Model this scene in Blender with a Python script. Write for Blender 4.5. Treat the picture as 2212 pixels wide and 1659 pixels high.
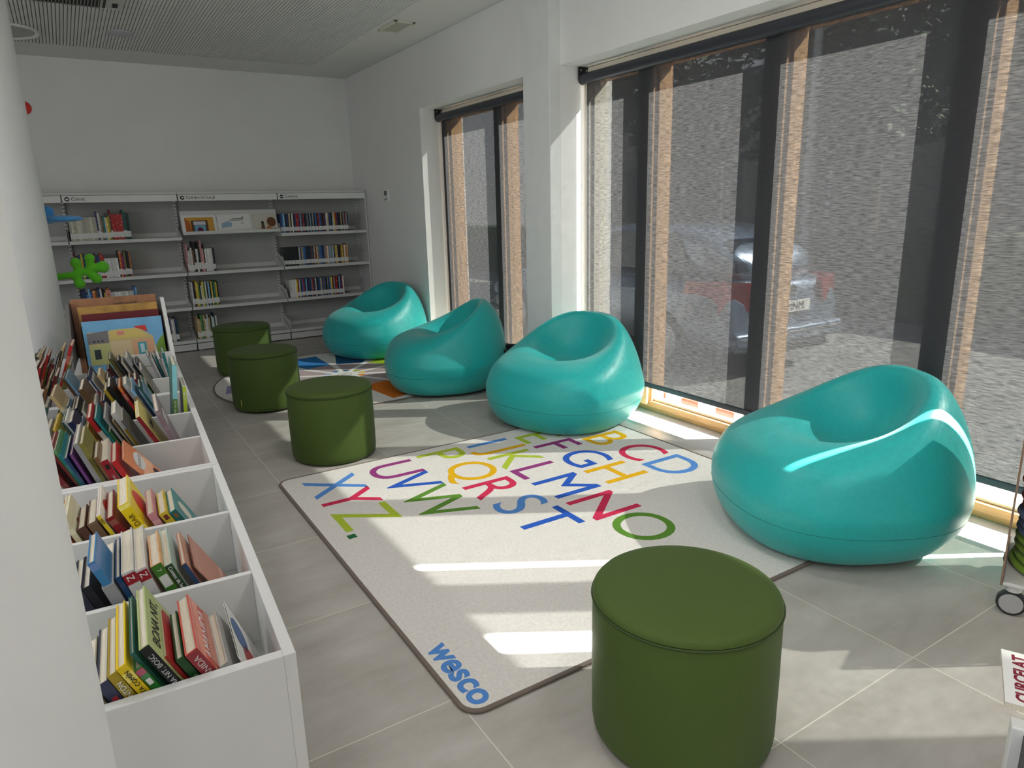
import bpy, bmesh, math, random
import numpy as np
from mathutils import Vector, Matrix, Euler
for o in list(bpy.data.objects): bpy.data.objects.remove(o)
SC = bpy.context.scene; C = SC.collection; PI = math.pi
R_ = random.Random(7)

# ------------------------------------------------------------------ camera, sun, sky, exposure
CAM_H = 1.311
def make_camera():
    roll, pitch, yaw = -0.0259155826, -0.249318517, -0.556217160
    cy, sy, cp, sp, cr, sr = math.cos(yaw), math.sin(yaw), math.cos(pitch), math.sin(pitch), math.cos(roll), math.sin(roll)
    f = Vector((-sy*cp, cy*cp, sp)); r0 = Vector((cy, sy, 0)); u0 = r0.cross(f)
    r = cr*r0 + sr*u0; u = -sr*r0 + cr*u0
    cam = bpy.data.cameras.new('camera'); cam.sensor_width = 36; cam.lens = 1497.67/2212*36
    cam.clip_start = .02; cam.clip_end = 300
    o = bpy.data.objects.new('camera', cam); C.objects.link(o)
    o.matrix_world = Matrix(((r.x, u.x, -f.x, 0), (r.y, u.y, -f.y, 0), (r.z, u.z, -f.z, CAM_H), (0, 0, 0, 1)))
    SC.camera = o
make_camera()
SC.view_settings.view_transform = 'Standard'; SC.view_settings.look = 'None'
SC.view_settings.gamma = 1; SC.view_settings.use_curve_mapping = False
SC.view_settings.exposure = 1.52
SUN_E, SKY_S, FILL_W = 30.0, 1.25, 3.0
NTH_ = ('first', 'second', 'third')
sun = bpy.data.lights.new('sun', 'SUN'); sun.energy = SUN_E; sun.angle = math.radians(.55); sun.color = (1, .95, .87)
so = bpy.data.objects.new('sun', sun); C.objects.link(so); so.location = (12, -6, 12)
so.rotation_euler = Vector((-1, .62, -.93)).to_track_quat('-Z', 'Y').to_euler()
W = bpy.data.worlds.new('sky'); SC.world = W; W.use_nodes = True
wn = W.node_tree.nodes; wl = W.node_tree.links
bg = wn['Background']; bg.inputs['Strength'].default_value = SKY_S
tc = wn.new('ShaderNodeTexCoord'); sx = wn.new('ShaderNodeSeparateXYZ'); rmp = wn.new('ShaderNodeValToRGB')
wl.new(tc.outputs['Generated'], sx.inputs[0]); wl.new(sx.outputs['Z'], rmp.inputs[0]); wl.new(rmp.outputs[0], bg.inputs['Color'])
rmp.color_ramp.elements[0].position = 0; rmp.color_ramp.elements[0].color = (1.02, 1.0, 1.0, 1)
rmp.color_ramp.elements[1].position = .6; rmp.color_ramp.elements[1].color = (.62, .74, 1.0, 1)

# ------------------------------------------------------------------ materials
def mat(name, col, rough=.6, metal=0, noise=0, nscale=20, bump=0, bscale=200, spec=.4, sheen=0, coat=0, stretch=None):
    m = bpy.data.materials.new(name); m.use_nodes = True; nt = m.node_tree; N = nt.nodes; L = nt.links
    b = N['Principled BSDF']; b.inputs['Base Color'].default_value = (*col, 1)
    b.inputs['Roughness'].default_value = rough; b.inputs['Metallic'].default_value = metal
    b.inputs['Specular IOR Level'].default_value = spec; b.inputs['Sheen Weight'].default_value = sheen
    b.inputs['Coat Weight'].default_value = coat
    t = N.new('ShaderNodeTexCoord'); src = t.outputs['Object']
    if stretch:
        mp = N.new('ShaderNodeMapping'); mp.inputs['Scale'].default_value = stretch; L.new(src, mp.inputs[0]); src = mp.outputs[0]
    if noise:
        n = N.new('ShaderNodeTexNoise'); n.inputs['Scale'].default_value = nscale; n.inputs['Detail'].default_value = 4
        L.new(src, n.inputs['Vector'])
        r = N.new('ShaderNodeMapRange'); r.inputs[1].default_value = .3; r.inputs[2].default_value = .7
        r.inputs[3].default_value = 1-noise; r.inputs[4].default_value = 1+noise; L.new(n.outputs[0], r.inputs[0])
        mx = N.new('ShaderNodeMix'); mx.data_type = 'RGBA'; mx.blend_type = 'MULTIPLY'; mx.inputs[0].default_value = 1
        mx.inputs[6].default_value = (*col, 1); cc = N.new('ShaderNodeCombineColor')
        for i in range(3): L.new(r.outputs[0], cc.inputs[i])
        L.new(cc.outputs[0], mx.inputs[7]); L.new(mx.outputs[2], b.inputs['Base Color'])
    if bump:
        n2 = N.new('ShaderNodeTexNoise'); n2.inputs['Scale'].default_value = bscale; n2.inputs['Detail'].default_value = 2
        L.new(t.outputs['Object'], n2.inputs['Vector'])
        bp = N.new('ShaderNodeBump'); bp.inputs['Strength'].default_value = bump; bp.inputs['Distance'].default_value = .002
        L.new(n2.outputs[0], bp.inputs['Height']); L.new(bp.outputs[0], b.inputs['Normal'])
    return m
def s2l(r, g, b):
    f = lambda c: (c/255/12.92) if c/255 <= .04045 else ((c/255+.055)/1.055)**2.4
    return (f(r), f(g), f(b))
M = {}
M['wall'] = mat('wall_paint', (.80, .80, .79), .8, noise=.02, nscale=3, bump=.05, bscale=120)
M['ceil'] = mat('ceiling_plaster', (.72, .715, .70), .85, noise=.02, nscale=4)
M['ceil_dark'] = mat('ceiling_groove', (.42, .415, .40), .9)
M['pilaster'] = mat('painted_concrete', (.72, .735, .73), .75, noise=.03, nscale=8, bump=.35, bscale=35)
M['teal'] = mat('teal_foam', (.008, .41, .40), .42, noise=.06, nscale=60, bump=.12, bscale=500, spec=.45, sheen=.15)
M['teal_seam'] = mat('teal_seam', (.01, .22, .23), .5)
M['green'] = mat('green_upholstery', (.062, .105, .018), .62, noise=.08, nscale=350, bump=.15, bscale=700, spec=.25, sheen=.05)
M['green_pipe'] = mat('green_piping', (.035, .065, .012), .6)
M['white_metal'] = mat('white_metal', (.66, .66, .65), .45, noise=.02, nscale=10)
M['shelf_back'] = mat('shelf_back_panel', (.42, .42, .415), .6, noise=.02, nscale=10)
M['slot'] = mat('dark_slot', (.03, .03, .03), .7)
M['lam'] = mat('white_laminate', (.70, .70, .69), .4, noise=.02, nscale=6)
M['lam_in'] = mat('grey_laminate', (.52, .52, .51), .5)
M['black'] = mat('black_metal', (.012, .012, .014), .45)
M['tube'] = mat('charcoal_tube', (.045, .048, .06), .38, metal=.3)
M['chrome'] = mat('grey_metal', (.5, .5, .52), .3, metal=.9)
M['wood'] = mat('window_timber', (.62, .36, .17), .5, noise=.12, nscale=9, stretch=(1, 1, 12))
M['woodh'] = mat('sill_timber', (.52, .28, .11), .5, noise=.12, nscale=9, stretch=(10, 1, 10))
M['batten'] = mat('pale_batten', (.82, .76, .64), .5)
M['pages'] = mat('paper_pages', (.66, .60, .49), .8, noise=.10, nscale=60, stretch=(9, .3, .3))
M['paper'] = mat('white_paper', (.78, .78, .76), .6)
M['ink'] = mat('black_ink', (.02, .02, .02), .6)
M['grey_ink'] = mat('grey_ink', (.12, .12, .12), .6)
M['asphalt'] = mat('asphalt', (.24, .235, .225), .9, noise=.25, nscale=3)
M['paving'] = mat('light_paving', (.42, .41, .39), .9, noise=.1, nscale=6)
M['facade'] = mat('street_facade', (.30, .275, .24), .9, noise=.1, nscale=1.5)
M['facade2'] = mat('brick_facade', (.26, .12, .09), .9, noise=.15, nscale=4)
M['roof'] = mat('grey_roof', (.16, .15, .16), .9)
M['leaf'] = mat('tree_leaves', (.045, .085, .02), .7, noise=.3, nscale=4)
M['hedge'] = mat('hedge_leaves', (.05, .08, .025), .8, noise=.35, nscale=14)
M['bark'] = mat('tree_bark', (.10, .075, .05), .9, noise=.2, nscale=20)
M['car'] = mat('car_paint', (.20, .25, .34), .25, metal=.4, coat=1)
M['carglass'] = mat('car_glass', (.015, .02, .03), .05, spec=.8)
M['carblack'] = mat('car_trim', (.015, .015, .015), .5)
M['tail'] = mat('tail_light', (.35, .01, .012), .2, coat=1)
M['plate'] = mat('number_plate', (.75, .75, .70), .5)
def P_(name, col, **k):
    if name not in M: M[name] = mat(name, col, **k)
    return M[name]
def glass_mat():
    m = bpy.data.materials.new('window_glass'); m.use_nodes = True; nt = m.node_tree; N = nt.nodes; L = nt.links
    for n in list(N):
        if n.type != 'OUTPUT_MATERIAL': N.remove(n)
    tr = N.new('ShaderNodeBsdfTransparent'); tr.inputs[0].default_value = (.93, .96, .95, 1)
    gl = N.new('ShaderNodeBsdfGlossy'); gl.inputs['Roughness'].default_value = .02
    lw = N.new('ShaderNodeLayerWeight'); lw.inputs[0].default_value = .5
    pw = N.new('ShaderNodeMath'); pw.operation = 'POWER'; L.new(lw.outputs['Facing'], pw.inputs[0]); pw.inputs[1].default_value = 5
    fr = N.new('ShaderNodeMath'); fr.operation = 'MULTIPLY_ADD'; L.new(pw.outputs[0], fr.inputs[0]); fr.inputs[1].default_value = .8; fr.inputs[2].default_value = .04
    mx = N.new('ShaderNodeMixShader'); L.new(fr.outputs[0], mx.inputs[0]); L.new(tr.outputs[0], mx.inputs[1]); L.new(gl.outputs[0], mx.inputs[2])
    L.new(mx.outputs[0], N['Material Output'].inputs[0]); return m
M['glass'] = glass_mat()
def blind_mat(openness=.034, trans=(.0092, .0090, .0094), dif=(.05, .052, .058)):
    m = bpy.data.materials.new('screen_fabric'); m.use_nodes = True; nt = m.node_tree; N = nt.nodes; L = nt.links
    for n in list(N):
        if n.type != 'OUTPUT_MATERIAL': N.remove(n)
    t = N.new('ShaderNodeTexCoord'); mp = N.new('ShaderNodeMapping'); mp.inputs['Scale'].default_value = (1, 22, 190)
    L.new(t.outputs['Object'], mp.inputs[0])
    n = N.new('ShaderNodeTexNoise'); n.inputs['Scale'].default_value = 1; n.inputs['Detail'].default_value = 3; n.inputs['Roughness'].default_value = .65
    L.new(mp.outputs[0], n.inputs['Vector'])
    r = N.new('ShaderNodeMapRange'); r.inputs[1].default_value = .3; r.inputs[2].default_value = .7
    r.inputs[3].default_value = openness*.45; r.inputs[4].default_value = openness*1.55; L.new(n.outputs[0], r.inputs[0])
    tr = N.new('ShaderNodeBsdfTransparent'); df = N.new('ShaderNodeBsdfDiffuse'); df.inputs[0].default_value = (*dif, 1)
    tl = N.new('ShaderNodeBsdfTranslucent'); tl.inputs[0].default_value = (*trans, 1)
    ad = N.new('ShaderNodeAddShader'); L.new(df.outputs[0], ad.inputs[0]); L.new(tl.outputs[0], ad.inputs[1])
    # thread density varies from yarn to yarn
    r2 = N.new('ShaderNodeMapRange'); r2.inputs[1].default_value = .3; r2.inputs[2].default_value = .7; r2.inputs[3].default_value = .35; r2.inputs[4].default_value = 1.65; L.new(n.outputs[0], r2.inputs[0])
    vm = N.new('ShaderNodeVectorMath'); vm.operation = 'SCALE'; vm.inputs[0].default_value = trans; L.new(r2.outputs[0], vm.inputs['Scale']); L.new(vm.outputs[0], tl.inputs[0])
    mx = N.new('ShaderNodeMixShader'); L.new(r.outputs[0], mx.inputs[0]); L.new(ad.outputs[0], mx.inputs[1]); L.new(tr.outputs[0], mx.inputs[2])
    L.new(mx.outputs[0], N['Material Output'].inputs[0]); return m
M['screen'] = blind_mat()
def tile_mat():
    m = bpy.data.materials.new('floor_tiles'); m.use_nodes = True; nt = m.node_tree; N = nt.nodes; L = nt.links
    b = N['Principled BSDF']; t = N.new('ShaderNodeTexCoord'); s = N.new('ShaderNodeSeparateXYZ'); L.new(t.outputs['Object'], s.inputs[0])
    def mth(op, a, c=None, d=None):
        n = N.new('ShaderNodeMath'); n.operation = op
        for i, v in enumerate((a, c, d)):
            if v is None: continue
            if isinstance(v, (int, float)): n.inputs[i].default_value = v
            else: L.new(v, n.inputs[i])
        return n.outputs[0]
    ds = []; ids = []
    for ax, off in (('X', .717), ('Y', .891)):
        q = mth('DIVIDE', mth('SUBTRACT', s.outputs[ax], off), .6)
        fr = mth('SUBTRACT', q, mth('FLOOR', q)); ids.append(mth('FLOOR', q))
        ds.append(mth('MINIMUM', fr, mth('SUBTRACT', 1, fr)))
    d = mth('MINIMUM', ds[0], ds[1]); g = mth('LESS_THAN', d, .0030)
    wn_ = N.new('ShaderNodeTexWhiteNoise'); cb = N.new('ShaderNodeCombineXYZ'); L.new(ids[0], cb.inputs[0]); L.new(ids[1], cb.inputs[1]); L.new(cb.outputs[0], wn_.inputs[0])
    ofs = N.new('ShaderNodeVectorMath'); ofs.operation = 'MULTIPLY_ADD'; L.new(wn_.outputs['Color'], ofs.inputs[0]); ofs.inputs[1].default_value = (9, 9, 9); L.new(t.outputs['Object'], ofs.inputs[2])
    mp = N.new('ShaderNodeMapping'); mp.inputs['Scale'].default_value = (1.6, 4, 1); L.new(ofs.outputs[0], mp.inputs[0])
    n = N.new('ShaderNodeTexNoise'); n.inputs['Scale'].default_value = 1.8; n.inputs['Detail'].default_value = 9; n.inputs['Roughness'].default_value = .65; L.new(mp.outputs[0], n.inputs['Vector'])
    cr = N.new('ShaderNodeValToRGB'); L.new(n.outputs[0], cr.inputs[0])
    cr.color_ramp.elements[0].position = .3; cr.color_ramp.elements[0].color = (.40, .37, .335, 1)
    cr.color_ramp.elements[1].position = .72; cr.color_ramp.elements[1].color = (.55, .525, .495, 1)
    mx = N.new('ShaderNodeMix'); mx.data_type = 'RGBA'; L.new(g, mx.inputs[0]); L.new(cr.outputs[0], mx.inputs[6]); mx.inputs[7].default_value = (.72, .68, .60, 1)
    L.new(mx.outputs[2], b.inputs['Base Color']); b.inputs['Roughness'].default_value = .38; b.inputs['Specular IOR Level'].default_value = .35
    bp = N.new('ShaderNodeBump'); bp.inputs['Strength'].default_value = .12; bp.inputs['Distance'].default_value = .002; L.new(n.outputs[0], bp.inputs['Height']); L.new(bp.outputs[0], b.inputs['Normal'])
    return m
M['tiles'] = tile_mat()
def obj_color_mat(name, rough=.5, bands=True, dark=.35):
    """cover colour comes from each object's own colour; printed bands vary with the object"""
    m = bpy.data.materials.new(name); m.use_nodes = True; nt = m.node_tree; N = nt.nodes; L = nt.links
    b = N['Principled BSDF']; b.inputs['Roughness'].default_value = rough; b.inputs['Specular IOR Level'].default_value = .4
    oi = N.new('ShaderNodeObjectInfo')
    if not bands: L.new(oi.outputs['Color'], b.inputs['Base Color']); return m
    t = N.new('ShaderNodeTexCoord'); s = N.new('ShaderNodeSeparateXYZ'); L.new(t.outputs['Generated'], s.inputs[0])
    ma = N.new('ShaderNodeMath'); ma.operation = 'MULTIPLY_ADD'; L.new(s.outputs['Z'], ma.inputs[0]); ma.inputs[1].default_value = 7
    mr = N.new('ShaderNodeMath'); mr.operation = 'MULTIPLY'; L.new(oi.outputs['Random'], mr.inputs[0]); mr.inputs[1].default_value = 300; L.new(mr.outputs[0], ma.inputs[2])
    n = N.new('ShaderNodeTexNoise'); n.noise_dimensions = '1D'; n.inputs['Scale'].default_value = 1; L.new(ma.outputs[0], n.inputs['W'])
    g = N.new('ShaderNodeMath'); g.operation = 'GREATER_THAN'; L.new(n.outputs[0], g.inputs[0]); g.inputs[1].default_value = .6
    n3 = N.new('ShaderNodeTexNoise'); n3.inputs['Scale'].default_value = 9; L.new(t.outputs['Generated'], n3.inputs['Vector'])
    hf = N.new('ShaderNodeMath'); hf.operation = 'MULTIPLY'; L.new(n3.outputs[0], hf.inputs[0]); hf.inputs[1].default_value = .6
    mx = N.new('ShaderNodeMix'); mx.data_type = 'RGBA'; fac = N.new('ShaderNodeMath'); fac.operation = 'MULTIPLY'; L.new(g.outputs[0], fac.inputs[0]); L.new(hf.outputs[0], fac.inputs[1])
    L.new(fac.outputs[0], mx.inputs[0]); L.new(oi.outputs['Color'], mx.inputs[6])
    hv = N.new('ShaderNodeHueSaturation'); L.new(oi.outputs['Color'], hv.inputs['Color']); hv.inputs['Hue'].default_value = .56; hv.inputs['Value'].default_value = 1.7; hv.inputs['Saturation'].default_value = .6
    L.new(hv.outputs[0], mx.inputs[7]); L.new(mx.outputs[2], b.inputs['Base Color']); return m
M['cover'] = obj_color_mat('book_cover', .38)
M['plain'] = obj_color_mat('plain_cover', .45, bands=False)
M['sticker'] = mat('spine_label', (.75, .75, .74), .6)

# ------------------------------------------------------------------ mesh helpers
class MB:
    def __init__(s): s.v = []; s.f = []; s.mi = []
    def add(s, vs, fs, mi=0):
        b = len(s.v); s.v += [tuple(v) for v in vs]; s.f += [tuple(b+i for i in f) for f in fs]; s.mi += [mi]*len(fs); return s
    def box(s, x0, x1, y0, y1, z0, z1, mi=0):
        return s.add([(x0,y0,z0),(x1,y0,z0),(x1,y1,z0),(x0,y1,z0),(x0,y0,z1),(x1,y0,z1),(x1,y1,z1),(x0,y1,z1)],
                     [(0,3,2,1),(4,5,6,7),(0,1,5,4),(1,2,6,5),(2,3,7,6),(3,0,4,7)], mi)
    def tube(s, p, q, r, n=16, mi=0, r2=None):
        p = Vector(p); q = Vector(q); d = (q-p).normalized(); a = d.orthogonal().normalized(); b = d.cross(a); r2 = r if r2 is None else r2
        vs = [p+(a*math.cos(2*PI*i/n)+b*math.sin(2*PI*i/n))*r for i in range(n)]+[q+(a*math.cos(2*PI*i/n)+b*math.sin(2*PI*i/n))*r2 for i in range(n)]
        return s.add(vs, [(i,(i+1)%n,n+(i+1)%n,n+i) for i in range(n)]+[tuple(range(n-1,-1,-1)), tuple(range(n,2*n))], mi)
    def lathe(s, prof, c=(0,0,0), n=64, mi=0, cap=True):
        vs = []; fs = []; m_ = len(prof)
        for i in range(n):
            a = 2*PI*i/n
            for r, z in prof: vs.append((c[0]+r*math.cos(a), c[1]+r*math.sin(a), c[2]+z))
        for i in range(n):
            j = (i+1) % n
            for k in range(m_-1): fs.append((i*m_+k, j*m_+k, j*m_+k+1, i*m_+k+1))
        fs.append(tuple(i*m_ for i in range(n-1,-1,-1))) if cap and prof[0][0] > 1e-6 else None
        if cap and prof[-1][0] > 1e-6: fs.append(tuple(i*m_+m_-1 for i in range(n)))
        return s.add(vs, [f for f in fs if f], mi)
    def prism(s, pts, z0, z1, mi=0):
        n = len(pts)
        return s.add([(x,y,z0) for x,y in pts]+[(x,y,z1) for x,y in pts],
                     [tuple(range(n-1,-1,-1)), tuple(range(n,2*n))]+[(i,(i+1)%n,n+(i+1)%n,n+i) for i in range(n)], mi)
    def mesh(s, name, mats, smooth=False):
        me = bpy.data.meshes.new(name); me.from_pydata(s.v, [], s.f)
        for m in (mats if isinstance(mats, (list, tuple)) else [mats]): me.materials.append(m)
        me.polygons.foreach_set('material_index', s.mi)
        if smooth: me.polygons.foreach_set('use_smooth', [True]*len(s.f))
        me.update(); return me
    def build(s, name, mats, parent=None, bevel=0, smooth=False, seg=2, sub=0, auto=False):
        o = bpy.data.objects.new(name, s.mesh(name, mats, smooth)); C.objects.link(o)
        if parent: o.parent = parent
        if bevel:
            b = o.modifiers.new('bevel', 'BEVEL'); b.width = bevel; b.segments = seg; b.limit_method = 'ANGLE'; b.angle_limit = math.radians(40)
        if sub: q = o.modifiers.new('sub', 'SUBSURF'); q.levels = sub; q.render_levels = sub
        if auto:
            for p in o.data.polygons: p.use_smooth = True
            o.data.set_sharp_from_angle(angle=math.radians(35))
        return o
def empty(name, loc=(0,0,0), rz=0, rot=None):
    o = bpy.data.objects.new(name, None); C.objects.link(o); o.location = loc; o.empty_display_size = .05
    o.rotation_euler = rot if rot else (0,0,rz); return o
def tag(o, label=None, cat=None, group=None, kind=None):
    if label: o['label'] = label
    if cat: o['category'] = cat
    if group: o['group'] = group
    if kind: o['kind'] = kind
    return o
def struct(o): o['kind'] = 'structure'; return o
def kids(o): return [c for c in o.children]
def copy_tree(o, parent=None):
    c = o.copy(); C.objects.link(c); c.parent = parent
    for ch in kids(o): copy_tree(ch, c)
    return c
def text(name, body, size, m, parent, loc, rot, ext=.0006, align='CENTER', off=0, sx=1.0):
    cu = bpy.data.curves.new(name, 'FONT'); cu.body = body; cu.size = size; cu.extrude = ext; cu.align_x = align; cu.align_y = 'CENTER'; cu.offset = off
    cu.resolution_u = 6
    t = bpy.data.objects.new('t', cu); C.objects.link(t)
    dg = bpy.context.evaluated_depsgraph_get(); me = bpy.data.meshes.new_from_object(t.evaluated_get(dg))
    bpy.data.objects.remove(t); bpy.data.curves.remove(cu)
    me.materials.clear(); me.materials.append(m)
    if len(me.vertices) and body.strip():
        xs = [v.co.x for v in me.vertices]; ys = [v.co.y for v in me.vertices]
        if align == 'CENTER':
            cx, cy = (min(xs)+max(xs))/2, (min(ys)+max(ys))/2
            for v in me.vertices: v.co.x = (v.co.x-cx)*sx; v.co.y -= cy
    o = bpy.data.objects.new(name, me); C.objects.link(o); o.location = loc; o.rotation_euler = rot
    if parent: o.parent = parent
    return o
def surface_nets(sdf, lo, hi, h):
    nx, ny, nz = [int(math.ceil((hi[i]-lo[i])/h))+1 for i in range(3)]
    X, Y, Z = np.meshgrid(lo[0]+h*np.arange(nx), lo[1]+h*np.arange(ny), lo[2]+h*np.arange(nz), indexing='ij')
    F = sdf(X, Y, Z); S = F < 0
    acc = np.zeros((nx-1, ny-1, nz-1, 3)); cnt = np.zeros((nx-1, ny-1, nz-1))
    P = np.stack([X, Y, Z], -1)
    cor = [(i,j,k) for i in (0,1) for j in (0,1) for k in (0,1)]
    sl = lambda c: (slice(c[0], nx-1+c[0]), slice(c[1], ny-1+c[1]), slice(c[2], nz-1+c[2]))
    for a in cor:
        for ax in range(3):
            if a[ax] == 0:
                b = list(a); b[ax] = 1; b = tuple(b)
                fa, fb = F[sl(a)], F[sl(b)]; m = (fa < 0) != (fb < 0)
                t = np.where(m, fa/np.where(m, fa-fb, 1), 0)
                q = P[sl(a)]+(P[sl(b)]-P[sl(a)])*t[..., None]; acc[m] += q[m]; cnt[m] += 1
    act = cnt > 0; idx = -np.ones(cnt.shape, int); idx[act] = np.arange(act.sum()); V = acc[act]/cnt[act][:, None]
    fs = []
    for ax in range(3):
        o1, o2 = [a for a in range(3) if a != ax]
        A = [slice(None)]*3; B = [slice(None)]*3; A[ax] = slice(0, -1); B[ax] = slice(1, None)
        ch = S[tuple(A)] != S[tuple(B)]
        I = np.argwhere(ch); I = I[(I[:, o1] > 0) & (I[:, o2] > 0) & (I[:, o1] < cnt.shape[o1]) & (I[:, o2] < cnt.shape[o2])]
        neg = S[tuple(A)][tuple(I.T)]
        c = []
        for d1, d2 in ((-1,-1),(0,-1),(0,0),(-1,0)):
            J = I.copy(); J[:, o1] += d1; J[:, o2] += d2; c.append(idx[tuple(J.T)])
        Q = np.stack(c, 1); flip = neg if ax != 1 else ~neg
        Q[~flip] = Q[~flip][:, ::-1]; fs.append(Q)
    Q = np.concatenate(fs)
    for _ in range(3):
        e = 1e-4; x, y, z = V.T; f = sdf(x, y, z)
        g = np.stack([sdf(x+e, y, z)-f, sdf(x, y+e, z)-f, sdf(x, y, z+e)-f], 1)/e
        V = V-(f/np.maximum((g**2).sum(1), .05))[:, None]*g*.8
    return V.tolist(), Q.tolist()
def smin(a, b, k): h = np.clip(.5+.5*(b-a)/k, 0, 1); return b+(a-b)*h-k*h*(1-h)
def smax(a, b, k): return -smin(-a, -b, k)
def ell(x, y, z, c, r, p=2.0):
    ax, ay, az = np.abs((x-c[0])/r[0]), np.abs((y-c[1])/r[1]), np.abs((z-c[2])/r[2])
    k0 = (ax**p+ay**p+az**p)**(1/p); return (k0-1)*min(r)*np.clip(k0, .5, 1.4)**0
def capsule(x, y, z, a, b, ra, rb):
    a = np.array(a, float); b = np.array(b, float); d = b-a; L2 = (d**2).sum()
    t = np.clip(((x-a[0])*d[0]+(y-a[1])*d[1]+(z-a[2])*d[2])/L2, 0, 1)
    return np.sqrt((x-a[0]-t*d[0])**2+(y-a[1]-t*d[1])**2+(z-a[2]-t*d[2])**2)-(ra+(rb-ra)*t)

# ------------------------------------------------------------------ setting
WX, XO = 2.82, 3.25          # inner and outer face of the window wall
YB, ZC, ZH = 7.80, 2.705, 2.178
XL, YF = -3.6, -3.4
BY0, BY1 = -2.6, 3.86        # big window opening
SY0, SY1 = 4.22, 5.97        # small window opening
struct(MB().box(XL-.2, XO, YF-.2, YB+.2, -.2, 0).build('floor', M['tiles']))
w = MB()
w.box(WX, XO, SY1, YB+.2, -.2, ZC+.3); w.box(WX, XO, BY1, SY0, -.2, ZC+.3); w.box(WX, XO, YF-.2, BY0, -.2, ZC+.3)
w.box(WX, XO, SY0, SY1, ZH, ZC+.3); w.box(WX, XO, BY0, BY1, ZH, ZC+.3)
struct(w.build('wall_right', M['wall']))
struct(MB().box(2.735, WX+.001, BY1, 4.165, 0, ZC).build('trim_1', M['pilaster'], bevel=.004))
struct(MB().box(XL-.2, WX, YB, YB+.2, -.2, ZC+.3).build('wall_back', M['wall']))
w = MB(); w.box(XL-.2, XL, YF-.2, -2.8, -.2, ZC+.3); w.box(XL-.2, XL, 4.0, YB+.2, -.2, ZC+.3); w.box(XL-.2, XL, -2.8, 4.0, -.2, .9); w.box(XL-.2, XL, -2.8, 4.0, 2.3, ZC+.3)
struct(w.build('wall_left', M['wall']))
w3 = struct(empty('fill_window', (XL-.1, .6, 0)))  # added window out of view, lets sky light in as fill
for k in range(5): MB().box(-.03, .03, -3.4+k*1.685, -3.34+k*1.685, .9, 2.3).build('mullion', M['wood'], w3)
MB().box(-.004, .004, -3.4, 3.4, .9, 2.3).build('glass_pane', M['glass'], w3)
po = bpy.data.lights.new('sky_portal', 'AREA'); po.shape = 'RECTANGLE'; po.size = 1.4; po.size_y = 6.8; po.cycles.is_portal = True
pl = bpy.data.objects.new('sky_portal', po); C.objects.link(pl); pl.location = (XL-.21, .6, 1.6); pl.rotation_euler = (0, -PI/2, 0)
struct(MB().box(XL, WX, YF-.2, YF, -.2, ZC+.3).build('wall_front', M['wall']))
cb = MB()
cb.box(XL-.2, XO, YF-.2, YB+.2, ZC+.014, ZC+.3, 1)
RX0, RX1, RY0, RY1 = -2.6, 2.30, -2.6, 7.26
cb.box(XL, RX0, YF, YB, ZC, ZC+.014); cb.box(RX1, WX, YF, YB, ZC, ZC+.014); cb.box(RX0, RX1, RY1, YB, ZC, ZC+.014); cb.box(RX0, RX1, YF, RY0, ZC, ZC+.014)
x = RX0
while x < RX1-.001:
    cb.box(x+.0055, min(x+.0235, RX1), RY0, RY1, ZC, ZC+.014); x += .0235
struct(cb.build('ceiling', [M['ceil'], M['ceil_dark']]))

def window(name, y0, y1, muls, jamb_lo, jamb_hi):
    root = struct(empty(name, (XO-.1, (y0+y1)/2, 0)))
    ox, oy = XO-.1, (y0+y1)/2
    def B(mb, nm, m, bev=.003):
        o = mb.build(nm, m, root, bevel=bev); o.location = (-ox, -oy, 0); return o
    X0, X1 = 3.03, 3.187
    f = MB(); f.box(X0, X1, y0, y1, ZH-.075, ZH-.012); B(f, 'head_frame', M['woodh'])
    f = MB(); f.box(2.985+.04, 3.05, y0, y1, ZH-.04, ZH-.002); B(f, 'head_batten', M['batten'])
    f = MB(); f.box(3.055, 3.13, y0, y1, .028, .066); f.box(3.064, 3.11, y0, y1, 0, .030); f.box(3.10, XO, y0, y1, 0, .008); B(f, 'threshold', M['woodh'])
    f = MB(); f.box(3.085, 3.13, y0, y1, .066, .082); f.box(3.19, XO+.03, y0, y1, .0, .014); B(f, 'sill_strip', M['batten'])
    for ya, yb in muls:
        f = MB(); f.box(X0, X1, ya, yb, .045, ZH-.012); f.box(X0+.035, X1-.03, ya-.014, yb+.014, .045, ZH-.07)
        B(f, 'mullion', M['wood'])
    for ya, yb in ((y0, y0+jamb_lo), (y1-jamb_hi, y1)):
        f = MB(); f.box(X0, X1, ya, yb, .045, ZH-.012); f.box(X0+.035, X1-.03, ya-.014*(ya > y0), yb+.014*(yb < y1), .045, ZH-.07); B(f, 'jamb_frame', M['wood'] if y1 > 5 else M['batten'])
    cuts = [y0+jamb_lo]+[c for ab in muls for c in ab]+[y1-jamb_hi]
    for i in range(0, len(cuts), 2):
        f = MB(); f.box(3.115, 3.121, cuts[i]-.01, cuts[i+1]+.01, .06, ZH-.06); B(f, 'glass_pane', M['glass'], 0)
    return root
bm_ = []
yy = 3.356
while yy > BY0+.3: bm_.append((yy-.129, yy)); yy -= .904
window('window_1', BY0, BY1, sorted(bm_), .03, .03)
window('window_2', SY0, SY1, [(4.925, 5.052)], .03, .10)

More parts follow.
